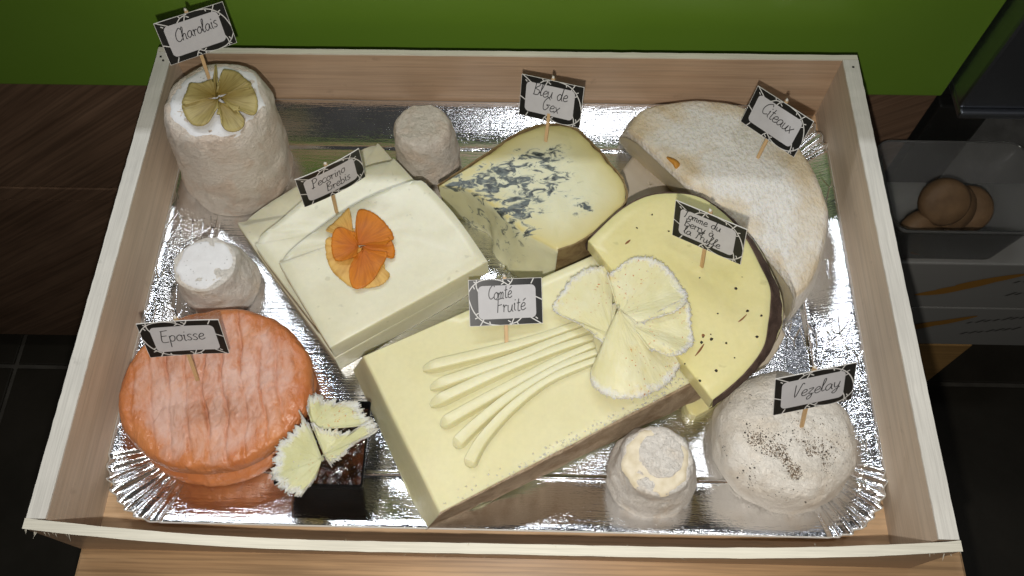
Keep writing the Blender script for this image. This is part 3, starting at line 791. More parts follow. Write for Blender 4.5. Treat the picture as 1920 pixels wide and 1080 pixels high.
# --- Tomme with truffle
TT = [(.0569, .0126), (.0753, .0330), (.0923, .0451), (.1094, .0491), (.1289, .0466), (.1443, .0343), (.1558, .0171), (.1633, -.0030), (.1678, -.0188), (.1662, -.0326), (.1641, -.0422), (.1595, -.0578), (.1490, -.0722), (.1364, -.0842), (.1265, -.0919)]
TB = [(.0575, .0130), (.0760, .0345), (.0930, .0475), (.1110, .0525), (.1330, .0500), (.1510, .0390), (.1660, .0200), (.1745, -.0020), (.1785, -.0200), (.1770, -.0345), (.1735, -.0440), (.1650, -.0580), (.1520, -.0720), (.1370, -.0845), (.1268, -.0920)]
tz0 = lambda x, y: .0480
tm = thing('truffle_tomme', (.12, -.02, .048), 'yellow truffle tomme half round with dark rind lying on the Comte end', 'cheese')
slab('paste', TT, TB, .0615, tz0, M['tomme'], tm, {0, 14}, 8, .0010, .0003, 60, 15.0)
rindstrip('rind', TT[0:15], TB[0:15], .0613, .046, M['tomme_rind'], tm, .0005, .0002, 8, .0006, 7.0, .0012, (.11, -.02), 0)
vs = []; fs = []; rnd = random.Random(4)
for (x, y) in [(.1212, -.0023), (.1238, -.0527), (.1287, -.0509), (.1288, -.0540), (.1229, -.0562), (.1374, -.0562), (.1415, -.0656), (.1119, -.0699), (.1201, -.0803), (.1601, -.0380), (.1250, -.0130), (.1398, .0064), (.098, .032), (.137, .027), (.151, -.012), (.108, .020), (.1465, -.020), (.134, -.037), (.156, -.052), (.130, -.074), (.118, .036), (.088, .022), (.143, .012), (.152, -.035)]:
    blob((x, y, .0615), rnd.uniform(.0005, .0012), rnd.random(), .35, vs, fs)
ob = mesh('truffle_bit', vs, fs, M['truffle'], tm); ob['kind'] = 'stuff'
for P, wd in (([(.1182, -.0651), (.1213, -.0613), (.1241, -.0572)], .0006), ([(.1457, -.0425), (.1484, -.0404), (.1513, -.0375)], .0007), ([(.0800, .0099), (.0834, .0131)], .0007), ([(.1232, -.0518), (.1250, -.0514)], .0009)):
    path = catmull(P, 6, (), False); vs = []; fs = []; n = len(path)
    for i, p in enumerate(path):
        q0 = path[max(0, i - 1)]; q1 = path[min(n - 1, i + 1)]; tn = (q1 - q0).normalized(); nr = Vector((-tn.y, tn.x)) * wd * (.35 + math.sin(math.pi * i / (n - 1)) * .8)
        vs += [(p.x + nr.x, p.y + nr.y, .0614), (p.x, p.y, .0620), (p.x - nr.x, p.y - nr.y, .0614)]
    for i in range(n - 1): fs += [(i * 3 + k, i * 3 + k + 1, i * 3 + k + 4, i * 3 + k + 3) for k in (0, 1)]
    mesh('truffle_streak', vs, fs, M['brownbit'], tm)
# lower pieces of the same tomme
L1 = [(.1455, -.0560), (.1030, .0300), (.1130, .0440), (.1330, .0420), (.1480, .0310), (.1600, .0130), (.1670, -.0060), (.1690, -.0230), (.1650, -.0420), (.1560, -.0560)]
lb = thing('truffle_tomme_block', (.14, -.01, TZ), 'lower truffle tomme block wedged beneath the yellow half round', 'cheese')
slab('paste', L1, L1, .0462, .0125, M['tomme'], lb, {0, 1}, 6, .001, .0003, 60, 17.0, rings=4)
rindstrip('rind', L1[1:], L1[1:], .0460, .0125, M['tomme_rind'], lb, .0005, .0002, 6, .0005, 3.0, .0006, (.135, -.01), 0)
L2 = [(.1270, -.0850), (.1215, -.0800), (.1180, -.050), (.1300, -.0100), (.1560, -.0200), (.1530, -.0640), (.1400, -.0770)]
ls = thing('truffle_tomme_slice', (.13, -.05, TZ), 'thin truffle tomme slice tip peeking out under the Comte rind end', 'cheese')
slab('paste', L2, L2, .0105, TZ, M['tomme'], ls, {0, 2, 3}, 6, .0008, .0003, 60, 19.0, rings=4)

# --- Citeaux half wheel
KT = [(.0883, .1215), (.0998, .1394), (.1245, .1466), (.1490, .1480), (.1743, .1416), (.1999, .1214), (.2156, .0927), (.2220, .0633), (.2208, .0429), (.2116, .0151), (.2026, -.0020), (.1930, -.0125), (.1880, .0030), (.1636, .0357), (.1319, .0677)]
KB = [(.0860, .1310), (.0985, .1480), (.1240, .1535), (.1490, .1550), (.1755, .1480), (.2025, .1260), (.2190, .0950), (.2255, .0635), (.2240, .0415), (.2150, .0120), (.2050, -.0040), (.1950, -.0150), (.1900, .0060), (.1690, .0410), (.1380, .0740)]
ck = thing('half_wheel_cheese', (.16, .07, TZ), 'white bloomed half wheel cheese in the back corner labelled Citeaux', 'cheese')
kz = lambda x, y: .0365 + .0016 * (1 - ((x - .165) ** 2 + (y - .075) ** 2) / .0045) 
slab('rind', KT, KB, kz, .0045, M['citeaux'], ck, {0, 11}, 10, .0045, .0007, 55, 25.0, .0009, 16, None, .0015)
# the cut face
f_i = [11, 12, 13, 14, 0]
Tc = catmull([KT[i] for i in f_i], 14, (), False); Bc = catmull([KB[i] for i in f_i], 14, (), False)
vs = []; fs = []; n = len(Tc)
for k in range(9):
    f = .03 + .86 * k / 8
    for i in range(n):
        u = i / (n - 1); ff = .5 + (f - .5) * min(1, (min(u, 1 - u) * 14) ** .5 + .02)
        p = Bc[i].lerp(Tc[i], ff); z = .0045 + (kz(p.x, p.y) - .0045) * ff
        d = Vector((-.70, -.714)); o_ = .0021 + .0015 * math.sin(math.pi * ff) + .0004 * N3((p.x, p.y, z), 120)
        vs.append((p.x + d.x * o_, p.y + d.y * o_, z))
for k in range(8):
    for i in range(n - 1): fs.append((k * n + i, k * n + i + 1, (k + 1) * n + i + 1, (k + 1) * n + i))
mesh('cut_face', vs, fs, M['citeaux_paste'], ck)
# orange smear of rind
SM = [(.1137, .0932), (.1192, .0914), (.1226, .0870), (.1198, .0838), (.1174, .0878)]
sv = catmull(SM, 6); vs = [(p.x + .001, p.y + .001, kz(p.x, p.y) + .0011 + .0002 * N3((p.x, p.y, 0), 300)) for p in sv]; n = len(vs)
cx = sum(p[0] for p in vs) / n; cy = sum(p[1] for p in vs) / n; vs.append((cx, cy, kz(cx, cy) + .0019))
vs += [(p[0], p[1], p[2] - .0022) for p in vs[:n]]
ob = mesh('orange_smear', vs, [(i, (i + 1) % n, n) for i in range(n)] + [(n + 1 + i, n + 1 + (i + 1) % n, (i + 1) % n, i) for i in range(n)], M['carrot_pale'], ck)

# wax paper under the half wheel and the tomme
def paper(P, z, label, seed):
    T = catmull(P, 6, range(len(P))); n = len(T); cx = sum(p.x for p in T) / n; cy = sum(p.y for p in T) / n; vs = []; fs = []; rg = 8
    for k in range(rg + 1):
        f = k / rg
        for p in T:
            x = cx + (p.x - cx) * f; y = cy + (p.y - cy) * f
            vs.append((x, y, z + .0022 * N3((x, y, 0), 38, seed) * (.4 + f)))
    for k in range(rg):
        for i in range(n):
            j = (i + 1) % n; fs.append((k * n + i, k * n + j, (k + 1) * n + j, (k + 1) * n + i))
    o = mesh('wax_paper', vs, fs, M['waxpaper'], None, True, False, (cx, cy, TZ)); tag(o, label, 'paper', 'wax papers')
    md = o.modifiers.new('thickness', 'SOLIDIFY'); md.thickness = .00025
paper([(.0860, .1010), (.0820, .0880), (.0860, .0700), (.1000, .0640), (.1300, .0700), (.1500, .0850), (.1200, .1250), (.1000, .1230)], .0075, 'tan wax paper under the left tip of the half wheel cheese', 1.5)
paper([(.1885, -.0190), (.1915, -.0259), (.1842, -.0383), (.1780, -.0462), (.1648, -.0535), (.1555, -.0600), (.1500, -.0500), (.1650, -.0150), (.1850, .0050), (.2000, -.0040)], .0072, 'tan wax paper sticking out right of the dark tomme rind', 8.5)

# ------------------------------------------------------------------ rosettes
def petals(root, spec, z0, z1, mat, rows=14, ruffle=.0022, waves=3.5, jag=.0009, lift=0.0, thick=.0009, crumbs=None, seed=0, cup=0.0, name='petal', over=.16):
    """spec: (apex, rim points[, z apex, z rim]); each petal is a fan whose rim ruffles"""
    for pi, s in enumerate(spec):
        ap = Vector(s[0]); zz0, zz1 = (s[2], s[3]) if len(s) > 2 else (z0, z1)
        rp = [Vector(p) for p in s[1]]
        def rot_(p, a):
            d = p - ap; return ap + Vector((d.x * math.cos(a) - d.y * math.sin(a), d.x * math.sin(a) + d.y * math.cos(a))) * .93
        d0 = rp[0] - ap; d1 = rp[-1] - ap
        sg = 1 if (rp[len(rp) // 2] - ap).x * d1.y - (rp[len(rp) // 2] - ap).y * d1.x > 0 else -1
        rp = [rot_(rp[0], -sg * over)] + rp + [rot_(rp[-1], sg * over)] if over else rp
        rim_ = catmull(rp, 14, (), False); n = len(rim_); rnd = random.Random(seed * 31 + pi)
        ph = rnd.random() * 6; vs = []; ss = []; us = []; jr = [rnd.uniform(-1, 1) for _ in range(n)]
        for a in range(rows + 1):
            q = a / rows; q2 = -.05 + 1.05 * q
            for i in range(n):
                u = i / (n - 1); p = ap.lerp(rim_[i], q2); d = (rim_[i] - ap).normalized()
                j = jag * jr[i] * (q ** 6); p = p + d * j
                z = zz0 + (zz1 - zz0) * q ** 1.5 + ruffle * math.sin(u * waves * 2 * math.pi + ph) * q ** 1.4 + lift * q * q + cup * (abs(u - .5) * 2) ** 2 * q * .9
                z += .0005 * N3((p.x, p.y, 0), 130, pi)
                vs.append((p.x, p.y, z)); ss.append(q); us.append(u)
        fs = []
        for a in range(rows):
            for i in range(n - 1): fs.append((a * n + i, (a + 1) * n + i, (a + 1) * n + i + 1, a * n + i + 1))
        mt = mat[pi] if isinstance(mat, list) else mat
        o = mesh(name, vs, fs, mt, root); attr(o, 's', ss); attr(o, 'u', us)
        md = o.modifiers.new('thickness', 'SOLIDIFY'); md.thickness = thick; md.offset = 0
        if crumbs:
            cv = []; cf = []; base = vs[rows * n:]
            for i in range(n):
                if not (crumbs[1] < i / (n - 1) < crumbs[2]): continue
                dens = .5 + 1.6 * noise.noise(Vector((i * .11 + pi * 7, seed, 0)))
                for _ in range(max(0, int(crumbs[0] * (dens + .6)))):
                    b = base[i]; k = min(n - 1, i + 1); f = rnd.random(); c = base[k]
                    d = Vector((b[0] - ap.x, b[1] - ap.y)).normalized(); w_ = -abs(rnd.gauss(0, .0008 + .0016 * max(0, dens))) + .0006
                    blob((b[0] + (c[0] - b[0]) * f + d.x * w_, b[1] + (c[1] - b[1]) * f + d.y * w_, b[2] + (c[2] - b[2]) * f + rnd.uniform(-.0004, .0008)), rnd.uniform(.00016, .00050), rnd.random(), .8, cv, cf)
            for _ in range(18):
                i = rnd.randrange(len(vs)); b = vs[i]; blob((b[0], b[1], b[2] + .0005), rnd.uniform(.0002, .0005), rnd.random(), .6, cv, cf)
            co = mesh('rind_crumbs', cv, cf, M['crumb'], root); co.parent = o; co['kind'] = 'stuff'
ROS = [([0.0697,-0.0490],[(0.0648,-0.0543),(0.0505,-0.0423),(0.0359,-0.0325),(0.0392,-0.0219),(0.0499,-0.0083),(0.0620,-0.0027),(0.0727,-0.0033),(0.0714,-0.0257)],.054,.053),
 ([0.0750,-0.0402],[(0.0714,-0.0110),(0.0831,-0.0030),(0.0952,-0.0043),(0.1060,-0.0104),(0.1130,-0.0212),(0.1150,-0.0302),(0.1086,-0.0391),(0.0909,-0.0447)],.0635,.0665),
 ([0.0817,-0.0477],[(0.0944,-0.0407),(0.1141,-0.0315),(0.1168,-0.0472),(0.1170,-0.0575),(0.1108,-0.0650),(0.1045,-0.0672),(0.0948,-0.0630)],.0640,.0655),
 ([0.0739,-0.0376],[(0.0678,-0.0551),(0.0579,-0.0723),(0.0602,-0.0839),(0.0730,-0.0908),(0.0885,-0.0885),(0.1012,-0.0807),(0.1087,-0.0713),(0.1092,-0.0639),(0.0933,-0.0546),(0.0826,-0.0426)],.0665,.055)]
g = thing('cheese_rosette', (.075, -.042, .048), 'large ivory shaved cheese rosette with white crumbly edges on the Comte', 'cheese rosette')
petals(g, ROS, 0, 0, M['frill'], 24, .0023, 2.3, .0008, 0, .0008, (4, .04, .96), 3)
CHR = [([-0.1895,0.1049],[(-0.2109,0.0983),(-0.2109,0.0959),(-0.2070,0.0886),(-0.2008,0.0821),(-0.1948,0.0813),(-0.1906,0.0847),(-0.1875,0.0944)]),
 ([-0.1914,0.1073],[(-0.2117,0.0996),(-0.2111,0.1089),(-0.2100,0.1171),(-0.2026,0.1163),(-0.1960,0.1186)]),
 ([-0.1912,0.1086],[(-0.1950,0.1186),(-0.1958,0.1308),(-0.1944,0.1302),(-0.1903,0.1149)]),
 ([-0.1902,0.1086],[(-0.1902,0.1168),(-0.1897,0.1277),(-0.1847,0.1284),(-0.1794,0.1266),(-0.1746,0.1222),(-0.1681,0.1162)]),
 ([-0.1877,0.1061],[(-0.1679,0.1149),(-0.1637,0.1078),(-0.1615,0.1004),(-0.1613,0.0930),(-0.1643,0.0905),(-0.1722,0.0935)]),
 ([-0.1880,0.1024],[(-0.1836,0.0890),(-0.1813,0.0818),(-0.1777,0.0780),(-0.1728,0.0778),(-0.1685,0.0808),(-0.1681,0.0869),(-0.1725,0.0928)])]
g = thing('cheese_rosette', (-.189, .105, .0795), 'translucent amber petal rosette on top of the tall goat cheese', 'cheese rosette')
petals(g, CHR, .0808, .0825, M['pear'], 12, .0006, 1.0, .0002, 0, .0010, None, 5, .0022)
ORA = [([-0.0910,0.0103],[(-0.1118,0.0137),(-0.1099,0.0026),(-0.1046,-0.0076),(-0.0958,-0.0156),(-0.0910,-0.0181),(-0.0814,-0.0188),(-0.0743,-0.0174),(-0.0697,-0.0133),(-0.0684,-0.0088),(-0.0715,-0.0057),(-0.0729,0.0033)],.0508,.0508),
 ([-0.0939,0.0155],[(-0.1119,0.0237),(-0.1069,0.0305),(-0.1018,0.0368),(-0.0990,0.0382),(-0.0957,0.0240)],.0512,.0516),
 ([-0.0910,0.0103],[(-0.0953,0.0206),(-0.1032,0.0235),(-0.1073,0.0191),(-0.1073,0.0092),(-0.1039,0.0001),(-0.0975,-0.0004),(-0.0910,0.0017)],.0520,.0532),
 ([-0.0906,0.0116],[(-0.0927,0.0174),(-0.0938,0.0328),(-0.0908,0.0376),(-0.0804,0.0330),(-0.0713,0.0237),(-0.0678,0.0165),(-0.0704,0.0138)],.0522,.0534),
 ([-0.0881,0.0104],[(-0.0693,0.0145),(-0.0669,0.0099),(-0.0666,0.0034),(-0.0705,0.0024),(-0.0810,0.0051)],.0518,.0520),
 ([-0.0873,0.0078],[(-0.0919,0.0003),(-0.0939,-0.0074),(-0.0910,-0.0187),(-0.0842,-0.0192),(-0.0771,-0.0115),(-0.0711,0.0027)],.0522,.0526)]
g = thing('orange_rosette', (-.089, .010, .0502), 'orange petal rosette lying on the topmost Pecorino slice', 'cheese rosette')
petals(g, ORA, 0, 0, [M['carrot_pale'], M['carrot_pale'], M['carrot'], M['carrot'], M['carrot'], M['carrot']], 14, .0007, 1.6, .0003, 0, .0007, None, 6, .0020)

# ------------------------------------------------------------------ black cup of jam with shaved cheese
cu = thing('black_cup', (-.1015, -.1125, TZ), 'square glossy black plastic cup of dark jam beside the orange cheese', 'cup')
def sq(cx, cy, h, r): return [(cx + p[0], cy + p[1]) for p in rrect(h, h, r, 4)]
cxy = (-.1017, -.1128)
rg_ = [(.0195, .0, .003), (.0215, .0008, .003), (.0258, .0285, .0015), (.0262, .0300, .0015), (.0252, .0300, .0012), (.0246, .0285, .0012), (.0215, .004, .002)]
vs = []; fs = []
for (h, z, r) in rg_: vs += [(p[0], p[1], z + TZ) for p in sq(cxy[0], cxy[1], h, r)]
n = len(sq(0, 0, .02, .002))
for k in range(len(rg_) - 1):
    for i in range(n):
        j = (i + 1) % n; fs.append((k * n + i, k * n + j, (k + 1) * n + j, (k + 1) * n + i))
fs.append(tuple(range(n - 1, -1, -1))); fs.append(tuple((len(rg_) - 1) * n + i for i in range(n)))
ob = mesh('shell', vs, fs, M['black_plastic'], cu); shade_auto(ob, 30)
vs = []; fs = []; G = 36
for a in range(G + 1):
    for b in range(G + 1):
        x = cxy[0] - .0236 + .0472 * a / G; y = cxy[1] - .0236 + .0472 * b / G
        vs.append((x, y, TZ + .0225 + .0016 * FB((x, y, 0), 130, 3, 2.0)))
for a in range(G):
    for b in range(G): fs.append((a * (G + 1) + b, (a + 1) * (G + 1) + b, (a + 1) * (G + 1) + b + 1, a * (G + 1) + b + 1))
mesh('jam', vs, fs, M['jam'], cu)
CUPR = [([-0.1077,-0.1056],[(-0.1120,-0.0940),(-0.1126,-0.0872),(-0.1077,-0.0860),(-0.1015,-0.0892),(-0.0913,-0.0905),(-0.0820,-0.0903),(-0.0793,-0.0955),(-0.0739,-0.0991),(-0.0714,-0.1027)],.034,.0385),
 ([-0.0993,-0.1213],[(-0.1066,-0.1049),(-0.0950,-0.1072),(-0.0850,-0.1081),(-0.0737,-0.1013),(-0.0692,-0.1070),(-0.0727,-0.1114),(-0.0807,-0.1152),(-0.0870,-0.1217),(-0.0939,-0.1275)],.0345,.0395),
 ([-0.1003,-0.1242],[(-0.1111,-0.1035),(-0.1163,-0.0970),(-0.1140,-0.1029),(-0.1209,-0.1096),(-0.1264,-0.1154),(-0.1278,-0.1247),(-0.1275,-0.1331),(-0.1265,-0.1372),(-0.1203,-0.1419),(-0.1151,-0.1445),(-0.1094,-0.1461),(-0.1047,-0.1402),(-0.1027,-0.1346)],.036,.037)]
g = thing('cheese_rosette', (-.10, -.118, .032), 'ragged shaved cheese frill with white rind edges resting on the black cup', 'cheese rosette')
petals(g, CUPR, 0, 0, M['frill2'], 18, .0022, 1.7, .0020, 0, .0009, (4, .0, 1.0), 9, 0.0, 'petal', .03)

# ------------------------------------------------------------------ hand-written labels on wooden picks
GL = {
'a': (.52, [[(.40,.42),(.25,.5),(.08,.38),(.05,.15),(.18,.0),(.33,.12),(.41,.44),(.41,.15),(.52,.0)]]),
'b': (.46, [[(.05,1.0),(.08,.5),(.08,.05),(.25,0),(.4,.15),(.35,.4),(.2,.48),(.08,.35)]]),
'c': (.42, [[(.4,.42),(.25,.5),(.06,.32),(.08,.08),(.25,0),(.42,.1)]]),
'd': (.54, [[(.4,.4),(.22,.5),(.05,.25),(.18,0),(.36,.15),(.44,1.0),(.42,.2),(.54,0)]]),
'e': (.42, [[(.05,.22),(.3,.28),(.36,.42),(.22,.5),(.06,.3),(.1,.05),(.26,0),(.44,.12)]]),
'f': (.40, [[(.0,.1),(.22,.5),(.38,.9),(.3,1.0),(.2,.8),(.18,.2),(.15,-.4),(.08,-.25),(.2,.05),(.42,.15)]]),
'h': (.48, [[(.02,.3),(.2,.8),(.2,1.0),(.1,.9),(.08,0)],[(.08,.25),(.22,.48),(.34,.4),(.36,.05),(.46,.02)]]),
'i': (.24, [[(.05,.4),(.1,.5),(.1,.08),(.22,0)],[(.10,.70),(.14,.76)]]),
'l': (.27, [[(.0,.15),(.2,.75),(.2,1.0),(.1,.9),(.08,.2),(.15,0),(.28,.08)]]),
'm': (.56, [[(.02,.45),(.06,.0)],[(.06,.3),(.17,.48),(.24,.4),(.24,0)],[(.24,.3),(.36,.48),(.44,.4),(.44,.05),(.54,0)]]),
'n': (.42, [[(.02,.45),(.06,0)],[(.06,.3),(.2,.48),(.3,.4),(.3,.05),(.4,0)]]),
'o': (.43, [[(.22,.5),(.06,.35),(.06,.1),(.2,0),(.36,.12),(.36,.38),(.22,.5),(.42,.42)]]),
'p': (.45, [[(.06,.48),(.08,-.45)],[(.06,.35),(.22,.5),(.38,.38),(.34,.1),(.18,.02),(.07,.12)]]),
'r': (.36, [[(.02,.4),(.08,.5),(.1,0)],[(.1,.3),(.22,.47),(.34,.4)]]),
's': (.36, [[(.32,.45),(.18,.5),(.06,.38),(.2,.25),(.3,.1),(.18,0),(.02,.06)]]),
't': (.30, [[(.14,.85),(.12,.1),(.22,0),(.3,.06)],[(.0,.55),(.28,.58)]]),
'u': (.46, [[(.04,.48),(.06,.1),(.16,0),(.3,.12),(.36,.48),(.36,.1),(.46,0)]]),
'x': (.40, [[(.04,.48),(.34,0)],[(.40,.5),(.0,-.04)]]),
'y': (.46, [[(.04,.48),(.08,.15),(.2,.05),(.34,.2),(.38,.48),(.3,-.2),(.15,-.42),(.02,-.3),(.3,-.05),(.46,.05)]]),
'z': (.40, [[(.04,.45),(.34,.47),(.08,.10),(.3,.02),(.25,-.3),(.08,-.4),(.05,-.2),(.40,.06)]]),
'B': (.54, [[(.08,.95),(.06,0)],[(.0,.9),(.3,1.0),(.42,.8),(.1,.52),(.46,.38),(.4,.05),(.0,.02)]]),
'C': (.50, [[(.55,.85),(.4,1.0),(.1,.7),(.05,.25),(.25,0),(.52,.15)]]),
'E': (.52, [[(.5,.95),(.05,.9)],[(.12,.9),(.08,.05),(.5,.0)],[(.1,.5),(.42,.52)]]),
'F': (.50, [[(.0,.9),(.5,1.0)],[(.12,.92),(.12,0)],[(.12,.5),(.42,.55)]]),
'G': (.62, [[(.5,.85),(.3,1.0),(.05,.6),(.1,.1),(.3,.0),(.5,.3),(.3,.42),(.62,.45)]]),
'P': (.52, [[(.1,.95),(.1,0),(-.05,-.03),(.25,0)],[(0,.85),(.3,1.0),(.5,.75),(.3,.5),(.1,.48)]]),
'T': (.52, [[(0,.9),(.25,.85),(.6,1.0)],[(.3,.88),(.2,.1),(.1,0)]]),
'V': (.45, [[(.02,1.0),(.1,.0),(.42,1.0),(.56,.95)]]),
' ': (.35, [])}
GL['é'] = (.42, GL['e'][1] + [[(.18, .64), (.38, .80)]])
GL['à'] = (.52, GL['a'][1] + [[(.12, .78), (.30, .64)]])
CW, CH = .0455, .0285
def ribbon(path, wd, z, fn, vs, fs):
    n = len(path); b = len(vs)
    for i, p in enumerate(path):
        q0 = path[max(0, i - 1)]; q1 = path[min(n - 1, i + 1)]; t_ = (q1 - q0)
        t_ = t_.normalized() if t_.length > 1e-9 else Vector((1, 0)); nr = Vector((-t_.y, t_.x)) * wd * .5
        for s in (1, -1):
            x, y = p.x + nr.x * s, p.y + nr.y * s
            vs.append((max(-CW / 2, min(CW / 2, x)), max(-CH / 2, min(CH / 2, y)), fn(x) + z))
    for i in range(n - 1): fs.append((b + 2 * i, b + 2 * i + 1, b + 2 * i + 3, b + 2 * i + 2))
VINE = [[(.02, .0), (.17, .15)], [(.28, .17), (.36, .06), (.46, .02)], [(.39, .17), (.44, .0)], [(.60, .0), (.72, .03), (.82, .10), (.90, .22), (.96, .38), (1.0, .58)],
        [(.80, .16), (.86, .0)], [(0, .52), (.10, .60)], [(.15, .88), (.11, 1.0)], [(.46, .86), (.42, .93), (.40, 1.0)], [(.46, .86), (.56, .96), (.70, 1.0), (.84, .97), (.94, .87), (1.0, .74)],
        [(.87, .74), (.895, .86), (.89, 1.0)], [(.36, .06), (.34, .01)], [(.44, .06), (.48, .10)], [(.72, .03), (.73, .09)], [(.88, .19), (.925, .16)], [(.91, .25), (.875, .28)], [(.94, .87), (.92, .80)],
        [(.52, .92), (.56, .88)], [(.53, .93), (.535, 1.0)], [(.43, .92), (.47, .97)], [(.895, .92), (.93, .96)], [(.07, .11), (.10, .15)]]
def label_tag(pos, rot, base, lines, label, flip=False, bow=0.0, tilt=0.0):
    root = bpy.data.objects.new('cheese_label', None); C.objects.link(root)
    root.location = pos; root.rotation_euler = [R_(a) for a in rot]; root.empty_display_size = .01
    tag(root, label, 'label', 'hand written cheese labels'); ORG[root] = Vector((0, 0, 0))
    fn = lambda x: bow * (x / (CW / 2)) ** 2
    NX = 20; th = .0005
    vs = []; fs = []
    for i in range(NX + 1):
        x = -CW / 2 + CW * i / NX
        for (y, z) in ((-CH / 2, -th), (-CH / 2, 0), (CH / 2, 0), (CH / 2, -th)): vs.append((x, y, fn(x) + z))
    for i in range(NX):
        for k in range(4): fs.append((i * 4 + k, i * 4 + (k + 1) % 4, (i + 1) * 4 + (k + 1) % 4, (i + 1) * 4 + k)[::-1])
    fs += [(3, 2, 1, 0)[::-1], (NX * 4, NX * 4 + 1, NX * 4 + 2, NX * 4 + 3)[::-1]]
    card = mesh('card', vs, fs, M['card_core'], root, False, True)
    def face(x0, x1, y0, y1, r, z, name, mat, nseg=6):
        # rounded panel as columns that follow the bow
        vs = []; fs = []; xs = []
        for k in range(nseg + 1): xs.append(x0 + r * (1 - math.cos(R_(90 * k / nseg))))
        for k in range(1, 12): xs.append(x0 + r + (x1 - x0 - 2 * r) * k / 12)
        for k in range(nseg + 1): xs.append(x1 - r + r * math.sin(R_(90 * k / nseg)))
        for x in xs:
            d = 0
            if x < x0 + r: d = r - math.sqrt(max(0, r * r - (x0 + r - x) ** 2))
            if x > x1 - r: d = r - math.sqrt(max(0, r * r - (x - x1 + r) ** 2))
            vs += [(x, y0 + d, fn(x) + z), (x, y1 - d, fn(x) + z)]
        for i in range(len(xs) - 1): fs.append((2 * i, 2 * i + 2, 2 * i + 3, 2 * i + 1))
        return mesh(name, vs, fs, mat, card, False, True)
    e = .00025
    face(-CW / 2 + e, CW / 2 - e, -CH / 2 + e, CH / 2 - e, .0004, .00008, 'black_border', M['card_black'], 2)
    vs = []; fs = []
    for ln in VINE:
        P = [((u - .5) * CW, (.5 - v_) * CH) for u, v_ in ln]
        if flip: P = [(-x, -y) for x, y in P]
        ribbon(catmull(P, 6, (), False), .00062, .00016, fn, vs, fs)
    mesh('vine_print', vs, fs, M['card_vine'], card, False, True)
    x0, x1, y0, y1 = (-.41 * CW, .375 * CW, -.36 * CH, .36 * CH)
    if flip: x0, x1 = -x1, -x0
    face(x0, x1, y0, y1, .0030, .00024, 'paper_panel', M['card_paper'])
    vs = []; fs = []; rnd = random.Random(label)
    for (txt, lx, ly, size, ang, wd) in lines:
        pen = 0; ca, sa = math.cos(R_(ang)), math.sin(R_(ang))
        for ch in txt:
            adv, strokes = GL[ch]
            dy = rnd.uniform(-.04, .04)
            for s in strokes:
                P = []
                for (x, y) in s:
                    X = (pen + x + .16 * y) * size * wd; Y = (y + dy) * size
                    P.append((lx * CW + X * ca - Y * sa, ly * CH + X * sa + Y * ca))
                ribbon(catmull(P, 5, (), False), .00056, .00032, fn, vs, fs)
            pen += adv
    mesh('handwriting', vs, fs, M['ink'], card, False, True)
    # pick: flat wooden stick behind the card, down into the cheese
    mat_i = (Matrix.Translation(pos) @ Euler(root.rotation_euler).to_matrix().to_4x4()).inverted()
    b = mat_i @ Vector(base); topp = Vector((b.x * .35, CH / 2 + .0012, -.0016)); d = (b - topp).normalized(); end = b + d * .004
    vs = []; fs = []; h = .0011
    sd = d.cross(Vector((0, 0, 1))).normalized(); up = sd.cross(d)
    for k in range(9):
        p = topp.lerp(end, k / 8)
        for (a, c) in ((-1, -.6), (1, -.6), (1, .6), (-1, .6)): vs.append(tuple(p + sd * h * a + up * h * c))
    for k in range(8):
        for q in range(4): fs.append((k * 4 + q, k * 4 + (q + 1) % 4, k * 4 + 4 + (q + 1) % 4, k * 4 + 4 + q))
    fs += [(3, 2, 1, 0), (32, 33, 34, 35)]
    pk = mesh('pick', vs, fs, M['pick'], root, False, True)
    cv = []; cf = []
    blob(tuple(topp + Vector((0, .0004, .0004))), .0015, 3, 1.0, cv, cf); mesh('pick_tip', cv, cf, M['glue'], pk, True, True)
    return root
label_tag((-.1989, .1342, .1106), (68.6, 6.7, 33.8), (-.1994, .1236, .078), [('Charolais', -.30, -.05, .0084, 3, .92)], 'black bordered paper label reading Charolais on the tall goat cheese')
label_tag((-.1082, .0500, .0691), (86.5, 2.8, 35.4), (-.1121, .0470, .0345), [('Pecorino', -.31, .03, .0080, 3, .92), ('Brebis', -.12, -.28, .0080, 4, .92)], 'curved label reading Pecorino Brebis on the sheep cheese slices', False, -.0016)
label_tag((.0325, .1140, .0722), (59.5, 350.5, 337.2), (.0298, .0981, .047), [('Bleu de', -.29, .08, .0088, -1, .95), ('Gex', -.13, -.24, .0088, -2, .98)], 'label reading Bleu de Gex standing on the blue cheese')
label_tag((.1831, .1018, .0691), (66.7, 354.6, 313.7), (.1780, .0943, .0375), [('Citeaux', -.28, 0, .0094, -5, .95)], 'tilted label reading Citeaux on the half wheel cheese')
label_tag((.1241, -.0012, .0963), (79.7, 348.1, 325.8), (.1269, -.0052, .0615), [('Tomme du', -.37, .16, .0062, -1, 1.02), ('Berry à', -.34, -.06, .0064, -1, 1.0), ('la Truffe', -.34, -.28, .0066, -2, .98)], 'three line label reading Tomme du Berry on the truffle tomme')
label_tag((.0060, -.0296, .0569), (28.9, 6.5, 6.9), (.0069, -.0546, .0425), [('Comté', -.24, .06, .0085, 3, .78), ('Fruité', -.14, -.23, .0088, 4, .92)], 'label reading Comte Fruite on the large wedge', True, -.0005)
label_tag((.1782, -.0913, .0806), (63.5, 356.4, 12.1), (.1824, -.0998, .040), [('Vezelay', -.26, -.10, .0092, 2, .98)], 'label reading Vezelay on the dome goat cheese')
label_tag((-.1784, -.0664, .0778), (70.8, 3.1, 6.0), (-.1825, -.0778, .036), [('Epoisse', -.29, -.08, .0100, 2, .90)], 'label reading Epoisse on the orange cheese', True, .0008)

